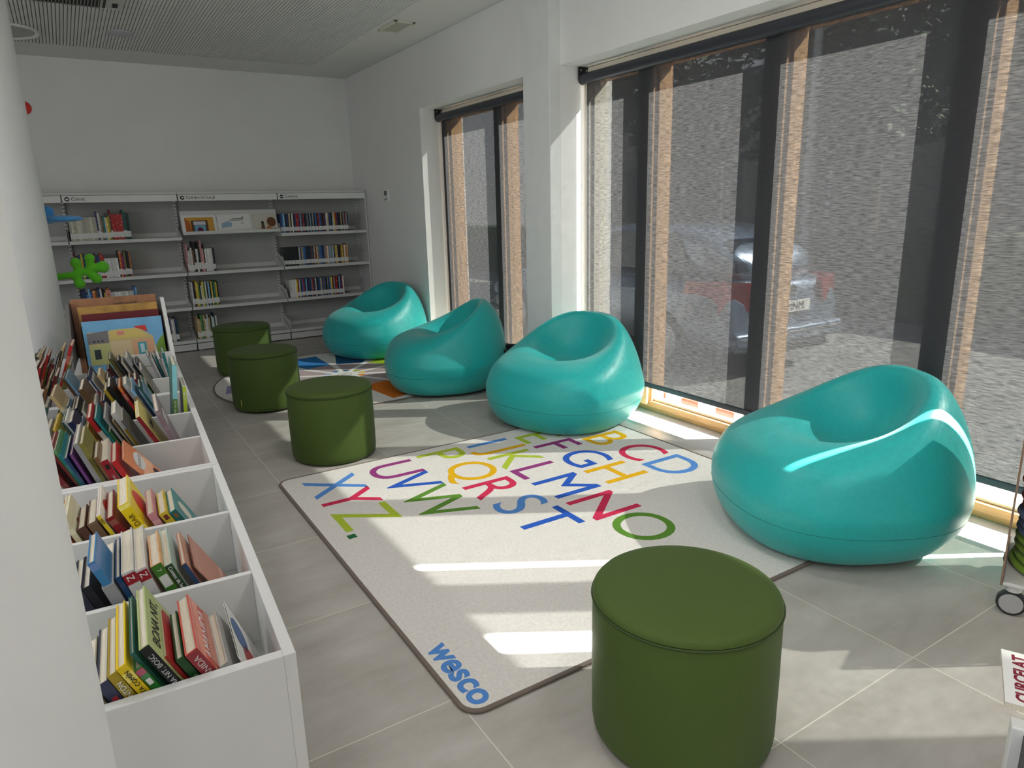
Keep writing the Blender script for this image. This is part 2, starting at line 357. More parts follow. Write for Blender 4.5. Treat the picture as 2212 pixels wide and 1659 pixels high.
def blind(y0, y1, label, chain=False):
    root = tag(empty('roller_blind', (2.985, (y0+y1)/2, ZH-.075)), label, 'blind', 'grey screen blinds on the windows')
    ly = (y1-y0)/2; zc = 0
    f = MB(); f.tube((0, -ly-.008, 0), (0, ly+.008, 0), .034, 28); f.build('roller_tube', M['tube'], root, auto=True)
    f = MB(); nz = 2; xb = .024
    f.add([(xb, -ly, -.0), (xb, ly, -.0), (xb, ly, -(ZH-.075)+.20), (xb, -ly, -(ZH-.075)+.20)], [(0,1,2,3)])
    f.build('screen_fabric', M['screen'], root)
    f = MB(); f.box(xb-.007, xb+.007, -ly, ly, -(ZH-.075)+.172, -(ZH-.075)+.204); f.build('bottom_bar', M['tube'], root, bevel=.004)
    for s in (-1, 1):
        f = MB(); pts = [(-.035, .0), (-.035, .073), (.055, .073), (.055, .05), (.035, .04), (.035, 0)]
        pts = [(x_, z_) for x_, z_ in pts]+[(.035*math.cos(a), .035*math.sin(a)) for a in [-PI*k/8 for k in range(1, 8)]]
        yq = s*(ly+.013); n = len(pts)
        f.add([(x_, yq-.004, z_) for x_, z_ in pts]+[(x_, yq+.004, z_) for x_, z_ in pts],
              [tuple(range(n)), tuple(range(2*n-1, n-1, -1))]+[(i, n+i, n+(i+1) % n, (i+1) % n) for i in range(n)])
        b = f.build('bracket', M['black'], root, bevel=.001)
        for px_ in (-.018, .028): MB().tube((px_, yq-.0062, .052), (px_, yq+.0062, .052), .006, 10).build('screw', M['chrome'], b)
    return root
blind(.920, 3.825, 'wide grey screen roller blind on the big window, car showing through it')
blind(.39, .888, 'narrow grey roller blind on the big window beyond the right picture edge')
blind(-2.5, .29, 'grey roller blind on the big window nearest the front wall')
blind(4.28, 5.925, 'grey screen roller blind on the small window behind the pilaster')

# ------------------------------------------------------------------ pebble armchairs
def chair_sdf(x, y, z):
    xs = x+.10*(z-.20); ys = y*(1+.70*np.clip(z-.22, 0, 1)); xs = xs*(1+.20*np.clip(z-.25, 0, 1)); cz = .235
    rz = np.where(z > cz, .50, .325)
    ax, ay, az = np.abs(xs/.455), np.abs(ys/.48), np.abs((z-cz)/rz); p = 2.4
    o = ((ax**p+ay**p+az**p)**(1/p)-1)*.40
    o = smax(o, (x*.47+z*.883)-.555, .18)
    o = smax(o, -(np.sqrt(((x-.27)/.45)**2+((z-.83)/.41)**2)-1)*.41, .12)
    bowl = ell(x, y, z, (-.035, 0, .55), (.225, .25, .215))
    o = smax(o, -bowl, .12)
    return smax(o, -z, .03)
cv, cf = surface_nets(chair_sdf, (-.62, -.62, -.06), (.62, .62, .82), .0165)
cm = MB(); cm.add(cv, cf)
chair_me = cm.mesh('pebble_armchair', M['teal'], True)
seam = MB()
ns = 96; ring = []
for i in range(ns):
    a = 2*PI*i/ns; d = np.array([math.cos(a), math.sin(a)]); lo, hi = .2, .6
    for _ in range(30):
        m_ = (lo+hi)/2
        if chair_sdf(np.array(d[0]*m_), np.array(d[1]*m_), np.array(.155)) < 0: lo = m_
        else: hi = m_
    ring.append((d[0]*lo, d[1]*lo))
sv = []
for k, (dr, dz) in enumerate(((0, -.0016), (.0012, 0), (0, .0016), (-.003, 0))):
    for (a, b) in ring:
        n = math.hypot(a, b); sv.append((a*(1+dr/n), b*(1+dr/n), .155+dz))
seam.add(sv, [(k*ns+i, k*ns+(i+1) % ns, ((k+1) % 4)*ns+(i+1) % ns, ((k+1) % 4)*ns+i) for k in range(4) for i in range(ns)])
seam_me = seam.mesh('mould_seam', M['teal_seam'], True)
def armchair(loc, face, label):
    r = tag(empty('pebble_armchair', (loc[0], loc[1], loc[2] if len(loc) > 2 else 0), math.atan2(face[1], face[0])), label, 'armchair', 'turquoise pebble armchairs along the windows')
    b = bpy.data.objects.new('body', chair_me); C.objects.link(b); b.parent = r
    s = bpy.data.objects.new('mould_seam', seam_me); C.objects.link(s); s.parent = r
    return r
armchair((2.50, 1.565, .0105), (-0.87, 0.49), 'large turquoise pebble armchair nearest the camera, crossed by thin bright sun lines')
armchair((2.515, 3.42, .0105), (-0.95, -0.30), 'turquoise pebble armchair on the letter rug in front of the pilaster')
armchair((2.30, 4.66, .0095), (-0.938, 0.346), 'turquoise pebble armchair seen from the side, between the pilaster and the green stools')
armchair((2.345, 6.20, .0095), (-0.956, -0.292), 'farthest turquoise pebble armchair, standing by the shelves')

# ------------------------------------------------------------------ green stools
def stool(x, y, label, z=0):
    r = tag(empty('round_stool', (x, y, z)), label, 'stool', 'round green upholstered stools')
    R = .228
    MB().lathe([(.0, .004), (R-.03, .004), (R-.012, .008), (R-.003, .02), (R, .04), (R+.001, .20), (R, .366), (R-.003, .374), (0, .374)], n=96).build('body', M['green'], r, auto=True)
    MB().lathe([(0, .3745), (R-.004, .3745), (R, .379), (R-.001, .386), (R-.006, .393), (R-.016, .398), (R-.035, .401), (R*.5, .404), (0, .405)], n=96).build('seat_top', M['green'], r, auto=True)
    t = MB(); n = 96; rr = .0032
    vs = []; fs = []
    for i in range(n):
        a = 2*PI*i/n
        for k in range(6):
            b = 2*PI*k/6; vs.append(((R+.0005+rr*math.cos(b))*math.cos(a), (R+.0005+rr*math.cos(b))*math.sin(a), .3745+rr*math.sin(b)))
    for i in range(n):
        for k in range(6): fs.append((i*6+k, ((i+1) % n)*6+k, ((i+1) % n)*6+(k+1) % 6, i*6+(k+1) % 6))
    t.add(vs, fs); t.build('piping', M['green_pipe'], r, smooth=True)
    for k in range(4):
        a = PI/4+k*PI/2; MB().tube((.17*math.cos(a), .17*math.sin(a), 0), (.17*math.cos(a), .17*math.sin(a), .0039), .018, 12).build('glide', M['black'], r)
    return r
stool(1.158, 1.078, 'green upholstered round stool in the foreground at the near edge of the letter rug')
stool(1.093, 3.655, 'green round stool standing on the tiles behind the far left corner of the letter rug')
o2 = stool(1.026, 4.905, 'middle green round stool of the three in a row, small side tag near its foot', .009)
MB().box(-.0015, .0015, -.009, .009, 0, .04).build('side_tag', P_('tag_lime', (.5, .55, .12)), o2).location = (-.198, -.118, .05)
stool(1.135, 6.13, 'farthest green round stool, just in front of the shelves', .009)

# ------------------------------------------------------------------ alphabet rug
def rounded(x0, x1, y0, y1, r, n=8):
    p = []
    for cx, cy, a0 in ((x1-r, y1-r, 0), (x0+r, y1-r, 90), (x0+r, y0+r, 180), (x1-r, y0+r, 270)):
        for k in range(n+1): a = math.radians(a0+90*k/n); p.append((cx+r*math.cos(a), cy+r*math.sin(a)))
    return p
def band(mb, pts, w_, z1, z0=.0005):
    """rolled binding strip along a closed outline"""
    n = len(pts); cx = sum(p[0] for p in pts)/n; cy = sum(p[1] for p in pts)/n; m = 8; vs = []; fs = []
    for i in range(n):
        a = Vector(pts[i-1]); b = Vector(pts[i]); c = Vector(pts[(i+1) % n]); t = (c-a).normalized(); nr = Vector((t.y, -t.x))
        for k in range(m):
            an = 2*PI*k/m; q = b+nr*(w_/2*math.cos(an)); vs.append((q.x, q.y, (z0+z1)/2+(z1-z0)/2*math.sin(an)))
    for i in range(n):
        for k in range(m): fs.append((i*m+k, ((i+1) % n)*m+k, ((i+1) % n)*m+(k+1) % m, i*m+(k+1) % m))
    mb.add(vs, fs)
pile = mat('rug_pile', (.76, .725, .695), .95, noise=.07, nscale=90, bump=.9, bscale=130, spec=.1, sheen=.2)
bind = mat('rug_binding', (.20, .16, .14), .9, bump=.5, bscale=300)
rug = tag(empty('alphabet_rug', (.71, 1.40, 0)), 'square cream rug printed with a colourful alphabet, between the stools and the armchairs', 'rug')
out = rounded(0, 1.968, 0, 1.985, .055)
MB().prism(out, .0, .010).build('rug_pile', pile, rug)
bb = MB(); band(bb, out, .016, .0125); bb.build('binding', bind, rug, smooth=True)
RC = dict(r=(.62, .035, .10), b=(.10, .27, .66), d=(.03, .11, .52), y=(.78, .44, .015), l=(.44, .55, .05), g=(.12, .28, .04), p=(.30, .05, .22), k=(.03, .16, .06))
for k, c_ in RC.items(): P_('rug_ink_'+k, c_, rough=.95, noise=.12, nscale=260, spec=.1, bump=.6, bscale=200)
rows = {2.46: [('A', 3.24, 'b'), ('B', 2.93, 'y'), ('C', 2.655, 'r'), ('D', 2.40, 'b')],
        2.158: [('E', 3.19, 'l'), ('F', 3.00, 'p'), ('G', 2.755, 'd'), ('H', 2.505, 'y')],
        1.855: [('I', 3.27, 'b'), ('J', 3.145, 'y'), ('K', 2.955, 'l'), ('L', 2.755, 'p'), ('M', 2.515, 'd'), ('N', 2.235, 'r'), ('O', 1.973, 'g')],
        1.555: [('P', 3.235, 'l'), ('Q', 2.945, 'y'), ('R', 2.685, 'r'), ('S', 2.455, 'b'), ('T', 2.245, 'd')],
        1.255: [('U', 3.19, 'p'), ('V', 2.985, 'd'), ('W', 2.70, 'g')],
        .932: [('X', 3.17, 'b'), ('Y', 2.965, 'r'), ('Z', 2.745, 'l')]}
for X, L_ in rows.items():
    for ch, Y, c_ in L_:
        o = text('printed_letter', ch, .352, M['rug_ink_'+c_], rug, (X-.71, Y-1.40, .0102), (0, 0, -PI/2), ext=.0005)
        ys = [v.co.y for v in o.data.vertices]; k = .255/(max(ys)-min(ys)) if ch not in 'QJ' else 1.0
        if k != 1.0:
            for v in o.data.vertices: v.co.y *= k
MB().box(-.018, .018, -.018, .018, 0, .0006).build('printed_dot', M['rug_ink_k'], rug).location = (.811-.71, 2.588-1.40, .010)
text('maker_name', 'wesco', .118, M['rug_ink_b'], rug, (.765-.71, 1.575-1.40, .0102), (0, 0, -PI/2), ext=.0005, off=.0035, sx=1.0)

# ------------------------------------------------------------------ round rug
rr = tag(empty('round_rug', (1.774, 5.468, 0)), 'round rug with coloured sectors under the two farthest armchairs', 'rug')
circ = [(math.cos(2*PI*i/96), math.sin(2*PI*i/96)) for i in range(96)]
MB().prism(circ, 0, .008).build('rug_pile', pile, rr)
bb = MB(); band(bb, circ, .014, .0105); bb.build('binding', bind, rr, smooth=True)
mauve = P_('rug_mauve', (.40, .32, .33), rough=.95, noise=.1, nscale=150, spec=.1); white = P_('rug_white', (.72, .71, .69), rough=.95, spec=.1)
mm = MB(); mm.prism([(math.cos(math.radians(a))*.47, math.sin(math.radians(a))*.47) for a in range(12, 372, 36)], .008, .0084); mm.build('inner_field', mauve, rr)
cols = [(.02, .12, .26), (.30, .45, .03), (.70, .50, .04), (.72, .22, .03), (.66, .17, .02), (.30, .02, .14), (.12, .015, .12), (.35, .32, .55), (.30, .45, .70), (.04, .20, .50)]
for k, ca in enumerate(range(66, -294, -36)):
    a = math.radians(ca); u = Vector((math.cos(a), math.sin(a))); v = Vector((-u.y, u.x)); mt = P_('rug_sector_%d' % k, cols[k], rough=.95, noise=.12, nscale=150, spec=.1)
    side = 1 if k % 2 else -1
    pts = [u*.44+v*.115, u*.44-v*.115, u*.90-v*.12*side+v*.02, u*.93+v*.16*side]
    if k in (0, 9): pts = [u*.43+v*.11, u*.43-v*.11, u*.86-v*.21, u*.91+v*.17]
    pts = [(p.x, p.y) for p in pts]
    if k % 2 and k != 9: pts = [pts[i] for i in (0, 1, 2, 3)]
    o = MB().prism(sorted(pts, key=lambda p: math.atan2(p[1]-sum(q[1] for q in pts)/4, p[0]-sum(q[0] for q in pts)/4)), .0084, .0088).build('coloured_sector', mt, rr)
    MB().prism([((u*.155+v*.035).x, (u*.155+v*.035).y), ((u*.115).x, (u*.115).y), ((u*.155-v*.035).x, (u*.155-v*.035).y), ((u*.175).x, (u*.175).y)][::-1], .0092, .0096).build('small_marker', mt, rr)
for ca in range(84, -276, -36):
    a = math.radians(ca); u = Vector((math.cos(a), math.sin(a))); v = Vector((-u.y, u.x)); pts = [u*.0+v*.018, u*.0-v*.018, u*.66-v*.028, u*.66+v*.028]
    MB().prism([(p.x, p.y) for p in pts][::1], .0087, .0091).build('white_ray', white, rr)
MB().lathe([(0, .009), (.115, .009), (.115, .0094), (0, .0094)], n=48).build('white_hub', white, rr)
hb = MB(); hb.lathe([(.052, .0094), (.058, .0094), (.058, .0098), (.052, .0098), (.052, .0094)], n=40, cap=False); hb.build('hub_ring', M['grey_ink'], rr)
hb = MB()
for k in (-.015, 0, .015): hb.box(-.03, .03, k-.002, k+.002, .0094, .0098)
hb.build('hub_lines', M['grey_ink'], rr)

# ------------------------------------------------------------------ columns
def column(x, y, r, label):
    o = MB().lathe([(r, 0), (r, ZC)], c=(x, y, 0), n=96).build('round_column', mat('column_paint', (.74, .75, .755), .7, noise=.03, nscale=5, bump=.25, bscale=45), auto=True)
    me = o.data; 
    for v in me.vertices: v.co.x -= x; v.co.y -= y
    o.location = (x, y, 0)
    # small air holes of the cast concrete, as dark pits in the material
    nt = o.data.materials[0].node_tree; N = nt.nodes; L = nt.links; b = N['Principled BSDF']
    t = N.new('ShaderNodeTexCoord'); vo = N.new('ShaderNodeTexVoronoi'); vo.inputs['Scale'].default_value = 11; L.new(t.outputs['Object'], vo.inputs['Vector'])
    sz = N.new('ShaderNodeMath'); sz.operation = 'MULTIPLY'; sp = N.new('ShaderNodeSeparateColor'); L.new(vo.outputs['Color'], sp.inputs[0]); L.new(sp.outputs[0], sz.inputs[0]); sz.inputs[1].default_value = .055
    lt = N.new('ShaderNodeMath'); lt.operation = 'LESS_THAN'; L.new(vo.outputs['Distance'], lt.inputs[0]); L.new(sz.outputs[0], lt.inputs[1])
    mx = N.new('ShaderNodeMix'); mx.data_type = 'RGBA'; L.new(lt.outputs[0], mx.inputs[0])
    src = b.inputs['Base Color'].links[0].from_socket; L.new(src, mx.inputs[6]); mx.inputs[7].default_value = (.22, .22, .21, 1); L.new(mx.outputs[2], b.inputs['Base Color'])
    return tag(o, label, 'column', 'round white columns on the left')
column(-.244, .72, .205, 'round white concrete column nearest the camera at the left edge, hiding part of the book troughs')
column(-.30, 4.66, .225, 'round white concrete column farther back, behind the book troughs')

# ------------------------------------------------------------------ ceiling fittings and thermostat
cl = tag(empty('ceiling_light', (-.2, 6.87, ZC)), 'large round recessed ceiling light beside the far column', 'ceiling light')
MB().lathe([(.235, -.004), (.262, -.016), (.27, -.012), (.272, 0), (.235, 0), (.235, -.004)], n=64, cap=False).build('rim', M['paper'], cl, auto=True)
MB().lathe([(0, -.006), (.236, -.006), (.236, -.001), (0, -.001)], n=64).build('diffuser', P_('lamp_off', (.42, .42, .41)), cl, auto=True)
sp = tag(empty('ceiling_speaker', (.6, 6.60, ZC)), 'small round flat speaker disc on the ribbed ceiling', 'speaker')
MB().lathe([(0, -.012), (.085, -.012), (.094, -.008), (.095, 0), (0, 0)], n=48).build('grille', P_('lilac_plastic', (.52, .51, .56)), sp, auto=True)
cv_ = tag(empty('ceiling_vent', (2.43, 5.48, ZC)), 'rectangular white ceiling vent with dark slats near the window wall', 'vent')
f = MB(); f.box(-.085, .085, -.17, -.150, -.012, 0); f.box(-.085, .085, .150, .17, -.012, 0); f.box(-.085, -.062, -.17, .17, -.012, 0); f.box(.062, .085, -.17, .17, -.012, 0); f.build('frame', P_('vent_white', (.66, .66, .56)), cv_, bevel=.002)
f = MB(); f.box(-.063, .063, -.151, .151, -.003, -.001); f.build('duct', P_('vent_duct', (.10, .10, .09)), cv_)
f = MB()
for i in range(17): y = -.144+i*.018; f.add([(-.062, y, -.004), (.062, y, -.004), (.062, y+.010, -.011), (-.062, y+.010, -.011), (-.062, y+.001, -.003), (.062, y+.001, -.003), (.062, y+.011, -.010), (-.062, y+.011, -.010)], [(0,1,2,3),(7,6,5,4),(0,4,5,1),(3,2,6,7),(0,3,7,4),(1,5,6,2)])
f.build('louvres', P_('vent_slat', (.40, .40, .34)), cv_)
ac = tag(empty('air_conditioner', (.155, 5.42, ZC)), 'ceiling cassette air conditioner with dark grille at the top left', 'air conditioner')
f = MB(); f.box(-.41, .41, -.42, .42, -.022, 0); f.build('panel', P_('ac_white', (.60, .60, .58)), ac, bevel=.008)
f = MB(); f.box(-.25, .27, -.27, .385, -.024, -.021); f.build('intake', M['slot'], ac)
f = MB()
for i in range(26): f.box(-.245+i*.02, -.238+i*.02, -.27, .385, -.032, -.023)
f.build('grille_bars', P_('ac_grey', (.22, .22, .21)), ac)
f = MB(); f.box(.285, .30, -.25, .37, -.027, -.021); f.box(.34, .37, .25, .33, -.03, -.021); f.build('louvre_flap', M['slot'], ac)
th_ = tag(empty('thermostat', (WX, 6.83, 1.46)), 'small white wall thermostat between the shelves and the small window', 'thermostat')
MB().box(-.022, 0, -.055, .055, -.062, .062).build('housing', M['paper'], th_, bevel=.004)
MB().box(-.024, -.021, -.032, .032, .0, .045).build('display', P_('lcd', (.12, .14, .14)), th_)
MB().box(-.025, -.021, -.03, .03, -.045, -.03).build('button', P_('btn_grey', (.35, .36, .38)), th_)

# added fill lights, unseen, shaped like the round ceiling light, to brighten the room
fill_mat = bpy.data.materials.new('fill_glow'); fill_mat.use_nodes = True; lb_ = fill_mat.node_tree.nodes['Principled BSDF']
lb_.inputs['Base Color'].default_value = (.8, .8, .8, 1); lb_.inputs['Emission Color'].default_value = (1, .97, .92, 1); lb_.inputs['Emission Strength'].default_value = 1.0
for i, lx in enumerate((-2.2, -.5, 1.2)):
    for j, ly_ in enumerate((-1.9, .2, 2.3)):
        c2 = tag(empty('ceiling_light', (lx, ly_, ZC)), 'added fill light shaped like a round ceiling light, %s row from the front wall, %s from the windows' % (NTH_[j], NTH_[2-i]), 'ceiling light', 'added fill lights over the front of the room')
        MB().lathe([(.235, -.004), (.262, -.016), (.27, -.012), (.272, 0), (.235, 0), (.235, -.004)], n=48, cap=False).build('rim', M['paper'], c2, auto=True)
        MB().lathe([(0, -.006), (.236, -.006), (.236, -.001), (0, -.001)], n=48).build('diffuser', fill_mat, c2, auto=True)
        al = bpy.data.lights.new('added_fill_lamp', 'AREA'); al.shape = 'DISK'; al.size = .46; al.energy = FILL_W; al.color = (1, .97, .93)
        ao = bpy.data.objects.new('fill_light', al); C.objects.link(ao); ao.parent = c2; ao.location = (0, 0, -.02)

# ------------------------------------------------------------------ waste bin
wb = tag(empty('waste_bin', (2.70, 4.33, 0)), 'small black wire-rimmed waste bin behind the pilaster side armchair', 'waste bin')
f = MB(); f.lathe([(.085, .0), (.088, .0), (.114, .292), (.110, .292), (.084, .006), (.0, .006), (0, 0), (.085, 0)], n=40, cap=False); f.build('bucket', M['black'], wb, auto=True)
f = MB(); f.lathe([(.110, .292), (.118, .292), (.119, .298), (.110, .300), (.110, .292)], n=40, cap=False); f.build('rim', P_('bin_rim', (.08, .08, .085), rough=.3, metal=.6), wb, auto=True)

# ------------------------------------------------------------------ steel shelving along the back wall
SF, SB, STOP = 7.42, 7.775, 1.532      # shelf front edge, back, top
UP = [-.90, .015, .945, 1.872, 2.80]   # upright positions
LV = [.115, .440, .775, 1.115]         # shelf levels (top faces)
def bay(k, sign, icon, label):
    x0, x1 = UP[k], UP[k+1]
    r = tag(empty('shelf_unit', ((x0+x1)/2, SF, 0)), label, 'shelving', 'white steel shelf bays on the back wall')
    w_ = (x1-x0)/2-.006
    MB().box(-w_-.004, w_+.004, .325, .352, .0, 1.49).build('back_panel', M['shelf_back'], r)
    MB().box(-w_-.004, w_+.004, .02, .36, STOP-.022, STOP).build('top_cover', M['white_metal'], r, bevel=.002)
    MB().box(-w_, w_, -.004, .012, 1.448, 1.507).build('sign_panel', M['paper'], r, bevel=.001)
    MB().box(-w_, w_, .02, .33, .012, .075).build('plinth', M['white_metal'], r, bevel=.002)
    for i, z in enumerate(LV):
        if k == 2 and i == 3: continue
        sh = MB(); sh.box(-w_, w_, 0, .335, z-.004, z); sh.box(-w_, w_, 0, .012, z-.030, z-.003); sh.box(-w_, w_, .318, .324, z, z+.04)
        s_ = sh.build('shelf', M['white_metal'], r, bevel=.0015)
        for sx_ in (-1, 1):
            b = MB(); xx = sx_*(w_+.001); t_ = .0018
            prof = [(.0, z-.028), (.335, z-.028), (.335, z+.13), (.20, z+.13), (.12, z+.10), (.05, z+.10), (.0, z+.0)] if k == 3 else [(.0, z-.028), (.335, z-.028), (.335, z+.09), (.25, z+.09), (.03, z+.005)]
            n = len(prof)
            b.add([(xx-t_, p, q) for p, q in prof]+[(xx+t_, p, q) for p, q in prof], [tuple(range(n)), tuple(range(2*n-1, n-1, -1))]+[(j, n+j, n+(j+1) % n, (j+1) % n) for j in range(n)])
            b.build('shelf_bracket', M['white_metal'], s_)
    for sx_ in ((-1, 1) if k == 3 else (-1,)):
        p = MB(); xx = sx_*(w_+.004)
        p.box(xx-.012, xx+.012, .285, .33, 0, 1.50, 0)
        for j in range(44):
            for dx in (-.006, .006): p.box(xx+dx-.0025, xx+dx+.0025, .2838, .286, .10+j*.0315, .116+j*.0315, 1)
        p.build('upright', [M['white_metal'], M['slot']], r)
    if k == 3:
        MB().box(w_+.006, w_+.020, .01, .355, 0, STOP).build('end_panel', M['white_metal'], r, bevel=.002)
    for fx in (-w_+.03,):
        MB().tube((fx, .07, 0), (fx, .07, .012), .02, 14).build('foot', M['paper'], r)
    if sign:
        ic = MB().tube((-w_+.035, -.0045, 1.478), (-w_+.035, -.0055, 1.478), .019, 24).build('sign_icon', M['ink'], r)
        if icon == 'ring': MB().add([(-w_+.035+.011*math.cos(a), -.006, 1.478+.0075*math.sin(a)) for a in [2*PI*q/20 for q in range(20)]], [tuple(range(20))]).build('icon_mark', M['paper'], ic)
        if icon == 'play': MB().add([(-w_+.027, -.006, 1.49), (-w_+.047, -.006, 1.482), (-w_+.036, -.006, 1.466)], [(0,2,1)]).build('icon_mark', M['paper'], ic)
        if icon == 'film': MB().box(-w_+.024, -w_+.046, -.0062, -.0056, 1.472, 1.482).build('icon_mark', M['paper'], ic)
        t_ = text('sign_text', sign, .042, M['ink'], r, (-w_+.066, -.0046, 1.478), (PI/2, 0, 0), ext=.0004, align='LEFT')
    return r
bay(0, None, None, 'leftmost white steel shelf bay, mostly hidden behind the far column')
bay(1, 'Còmic', 'ring', 'white steel shelf bay signed Còmic')
bay(2, 'Col·lecció local', 'play', 'white steel shelf bay signed Col·lecció local')
bay(3, 'Cinema', 'film', 'white steel shelf bay signed Cinema, at the right end')

# books and discs on the shelves: unit meshes scaled per kind, colour from the object
def unit_book(name, label_z=.055, h=.22):
    m = MB(); m.box(-.5, .5, 0, 1, 0, 1, 0)
    m.box(-.44, .44, -.004, .0, label_z/h*.35, label_z/h*1.25, 1)
    me = m.mesh(name, [M['cover'], M['sticker']]); return me
ub_book = unit_book('shelf_book'); ub_dvd = unit_book('dvd_case', .045, .19)
PAL = {'cream': (.52, .49, .41), 'navy': (.02, .04, .12), 'black': (.012, .012, .015), 'red': (.42, .02, .02), 'dark red': (.16, .01, .015), 'blue': (.04, .14, .38),
       'light blue': (.22, .42, .60), 'white': (.66, .66, .64), 'green': (.06, .22, .07), 'dark green': (.01, .07, .06), 'yellow': (.68, .48, .04), 'orange': (.62, .17, .03),
       'pink': (.60, .28, .28), 'brown': (.16, .08, .03), 'grey': (.25, .25, .26), 'olive': (.20, .18, .04), 'purple': (.14, .04, .18), 'teal': (.02, .22, .24), 'tan': (.50, .36, .18)}
NTH = ['first','second','third','fourth','fifth','sixth','seventh','eighth','ninth','tenth']
def nth(i):
    if i < 10: return NTH[i]
    return '%d%s' % (i+1, {1:'st',2:'nd',3:'rd'}.get((i+1) % 10 if (i+1) % 100 not in (11,12,13) else 0, 'th'))
def shelf_row(kind, seq, x, z, where, group, y=SF+.035, me=None, lean_last=0, cat='book'):
    """seq = list of (colour name, thickness, height, depth, lean)"""
    for i, (cn, t, h, d, ln) in enumerate(seq):
        ln = math.radians(ln); wd = t*math.cos(ln)+h*abs(math.sin(ln))*0
        o = bpy.data.objects.new(kind, me); C.objects.link(o)
        o.scale = (t-.0004, d, h)
        if ln: x += t*math.cos(ln)/2
        else: x += t/2
        o.location = (x, y+R_.uniform(0, .006), z+.0008+(t/2*abs(math.sin(ln)))); o.rotation_euler = (0, ln, 0)
        x += t/2*math.cos(ln) if ln else t/2
        c = PAL[cn]; j = R_.uniform(.75, 1.25); o.color = (c[0]*j, c[1]*j, c[2]*j, 1)
        tag(o, '%s %s, %s from the left in the %s' % (cn, 'disc case' if kind == 'dvd_case' else ('comic book' if kind == 'comic_book' else 'library book'), nth(i), where), cat, group)
def rnd_seq(n, cols, t, h, d, jit=.12, lean=0):
    out = []
    for i in range(n): out.append((R_.choice(cols), t*R_.uniform(1-jit*1.5, 1+jit*1.5), h*R_.uniform(1-jit, 1+jit), d, lean))
    return out
dv = ['black','black','navy','navy','blue','dark red','white','grey','brown','black','navy','tan','light blue','red','black','yellow']
for lv, n, x0, wh, cols in ((3, 50, 1.886, 'top Cinema row', dv), (2, 48, 1.884, 'middle Cinema row', dv+['navy','blue','black','orange']), (1, 41, 1.91, 'lowest Cinema row', dv+['black','dark red'])):
    sq = [(R_.choice(cols), .0144, .190, .135, 0) for _ in range(n)]
    if lv == 2: sq = [('black', .0144, .190, .135, 0)]*11+sq[11:]
    if lv == 1: sq[:6] = [('white', .0144, .19, .135, 0)]*5+[('yellow', .0144, .19, .135, 0)]
    shelf_row('dvd_case', sq, x0, LV[lv], wh, 'disc cases in the '+wh, me=ub_dvd, cat='disc case')
    be = MB(); be.box(0, .0015, 0, .10, 0, .20); be.box(0, .09, 0, .10, 0, .0012); o = be.build('book_end', M['black']); o.location = (x0+n*.0144+.002, SF+.10, LV[lv]+.0003)
    tag(o, 'black wire book end at the right of the '+wh, 'book end', 'book ends on the shelves')
cm_top = [('cream', .0165, .205, .15, 0)]*13+[('navy', .014, .255, .17, 0), ('cream', .013, .24, .17, 0), ('grey', .012, .225, .17, 0), ('brown', .014, .20, .17, 0), ('teal', .014, .21, .17, 0), ('white', .013, .20, .15, 0), ('yellow', .014, .20, .15, 0), ('olive', .016, .215, .15, 0), ('dark red', .014, .27, .19, 0)]+[('red', .0125, .225, .16, 0)]*7+[('dark green', .018, .265, .18, 0), ('dark green', .013, .245, .18, 0), ('black', .013, .235, .16, 0), ('dark green', .013, .23, .16, 0)]
shelf_row('comic_book', cm_top, .036, LV[3], 'top Còmic row', 'comic books in the top Còmic row', me=ub_book)
cm_mid = [('dark red', .012, .235, .17, 0)]+rnd_seq(6, ['black','grey','navy','yellow','dark green'], .016, .22, .17)+rnd_seq(7, ['red','dark red','black','navy'], .016, .21, .17)+[('white', .0155, .175, .14, 0)]*7+[('black', .012, .235, .17, 0), ('orange', .014, .235, .17, 0), ('red', .013, .22, .17, 0), ('purple', .012, .20, .17, 0), ('olive', .013, .235, .17, 0), ('black', .014, .235, .17, 0), ('black', .014, .225, .17, 0), ('orange', .012, .215, .17, 0)]
shelf_row('comic_book', cm_mid, .036, LV[2], 'middle Còmic row', 'comic books in the middle Còmic row', me=ub_book)
cm_low = rnd_seq(5, ['blue','navy','light blue'], .017, .22, .17)+[('orange', .02, .225, .17, 0), ('brown', .018, .23, .17, 0), ('navy', .02, .24, .17, 0), ('white', .014, .235, .17, 0), ('black', .02, .225, .17, 0), ('yellow', .012, .20, .17, 0), ('pink', .015, .22, .17, 0), ('orange', .012, .24, .17, 0), ('pink', .016, .22, .17, 0)]+[('white', .0155, .20, .14, 0)]*12+[('blue', .014, .235, .17, 0), ('light blue', .014, .23, .17, 0)]
shelf_row('comic_book', cm_low, .036, LV[1], 'lower Còmic row', 'comic books in the lower Còmic row', me=ub_book)
shelf_row('comic_book', rnd_seq(15, ['white','white','navy','red','olive','blue','dark green','grey','orange'], .013, .23, .17, .08), .60, LV[0], 'bottom Còmic row', 'comic books in the bottom Còmic row', me=ub_book)
lc = ['white','white','dark green','yellow','pink','cream','black','green','red','light blue']
shelf_row('local_book', [('pink', .012, .27, .17, 0)]+rnd_seq(3, ['white','tan','cream'], .015, .215, .17)+[('brown', .015, .21, .17, 0), ('black', .018, .29, .2, 0), ('white', .02, .22, .17, 0), ('black', .02, .285, .2, 0), ('pink', .018, .30, .2, 0), ('pink', .012, .22, .17, 0), ('black', .012, .26, .17, 0)]+[('white', .0115, .22, .16, 0)]*6+[('black', .01, .22, .16, 0)]*2, .960, LV[2], 'upper Col·lecció local row', 'books in the upper Col·lecció local row', me=ub_book)
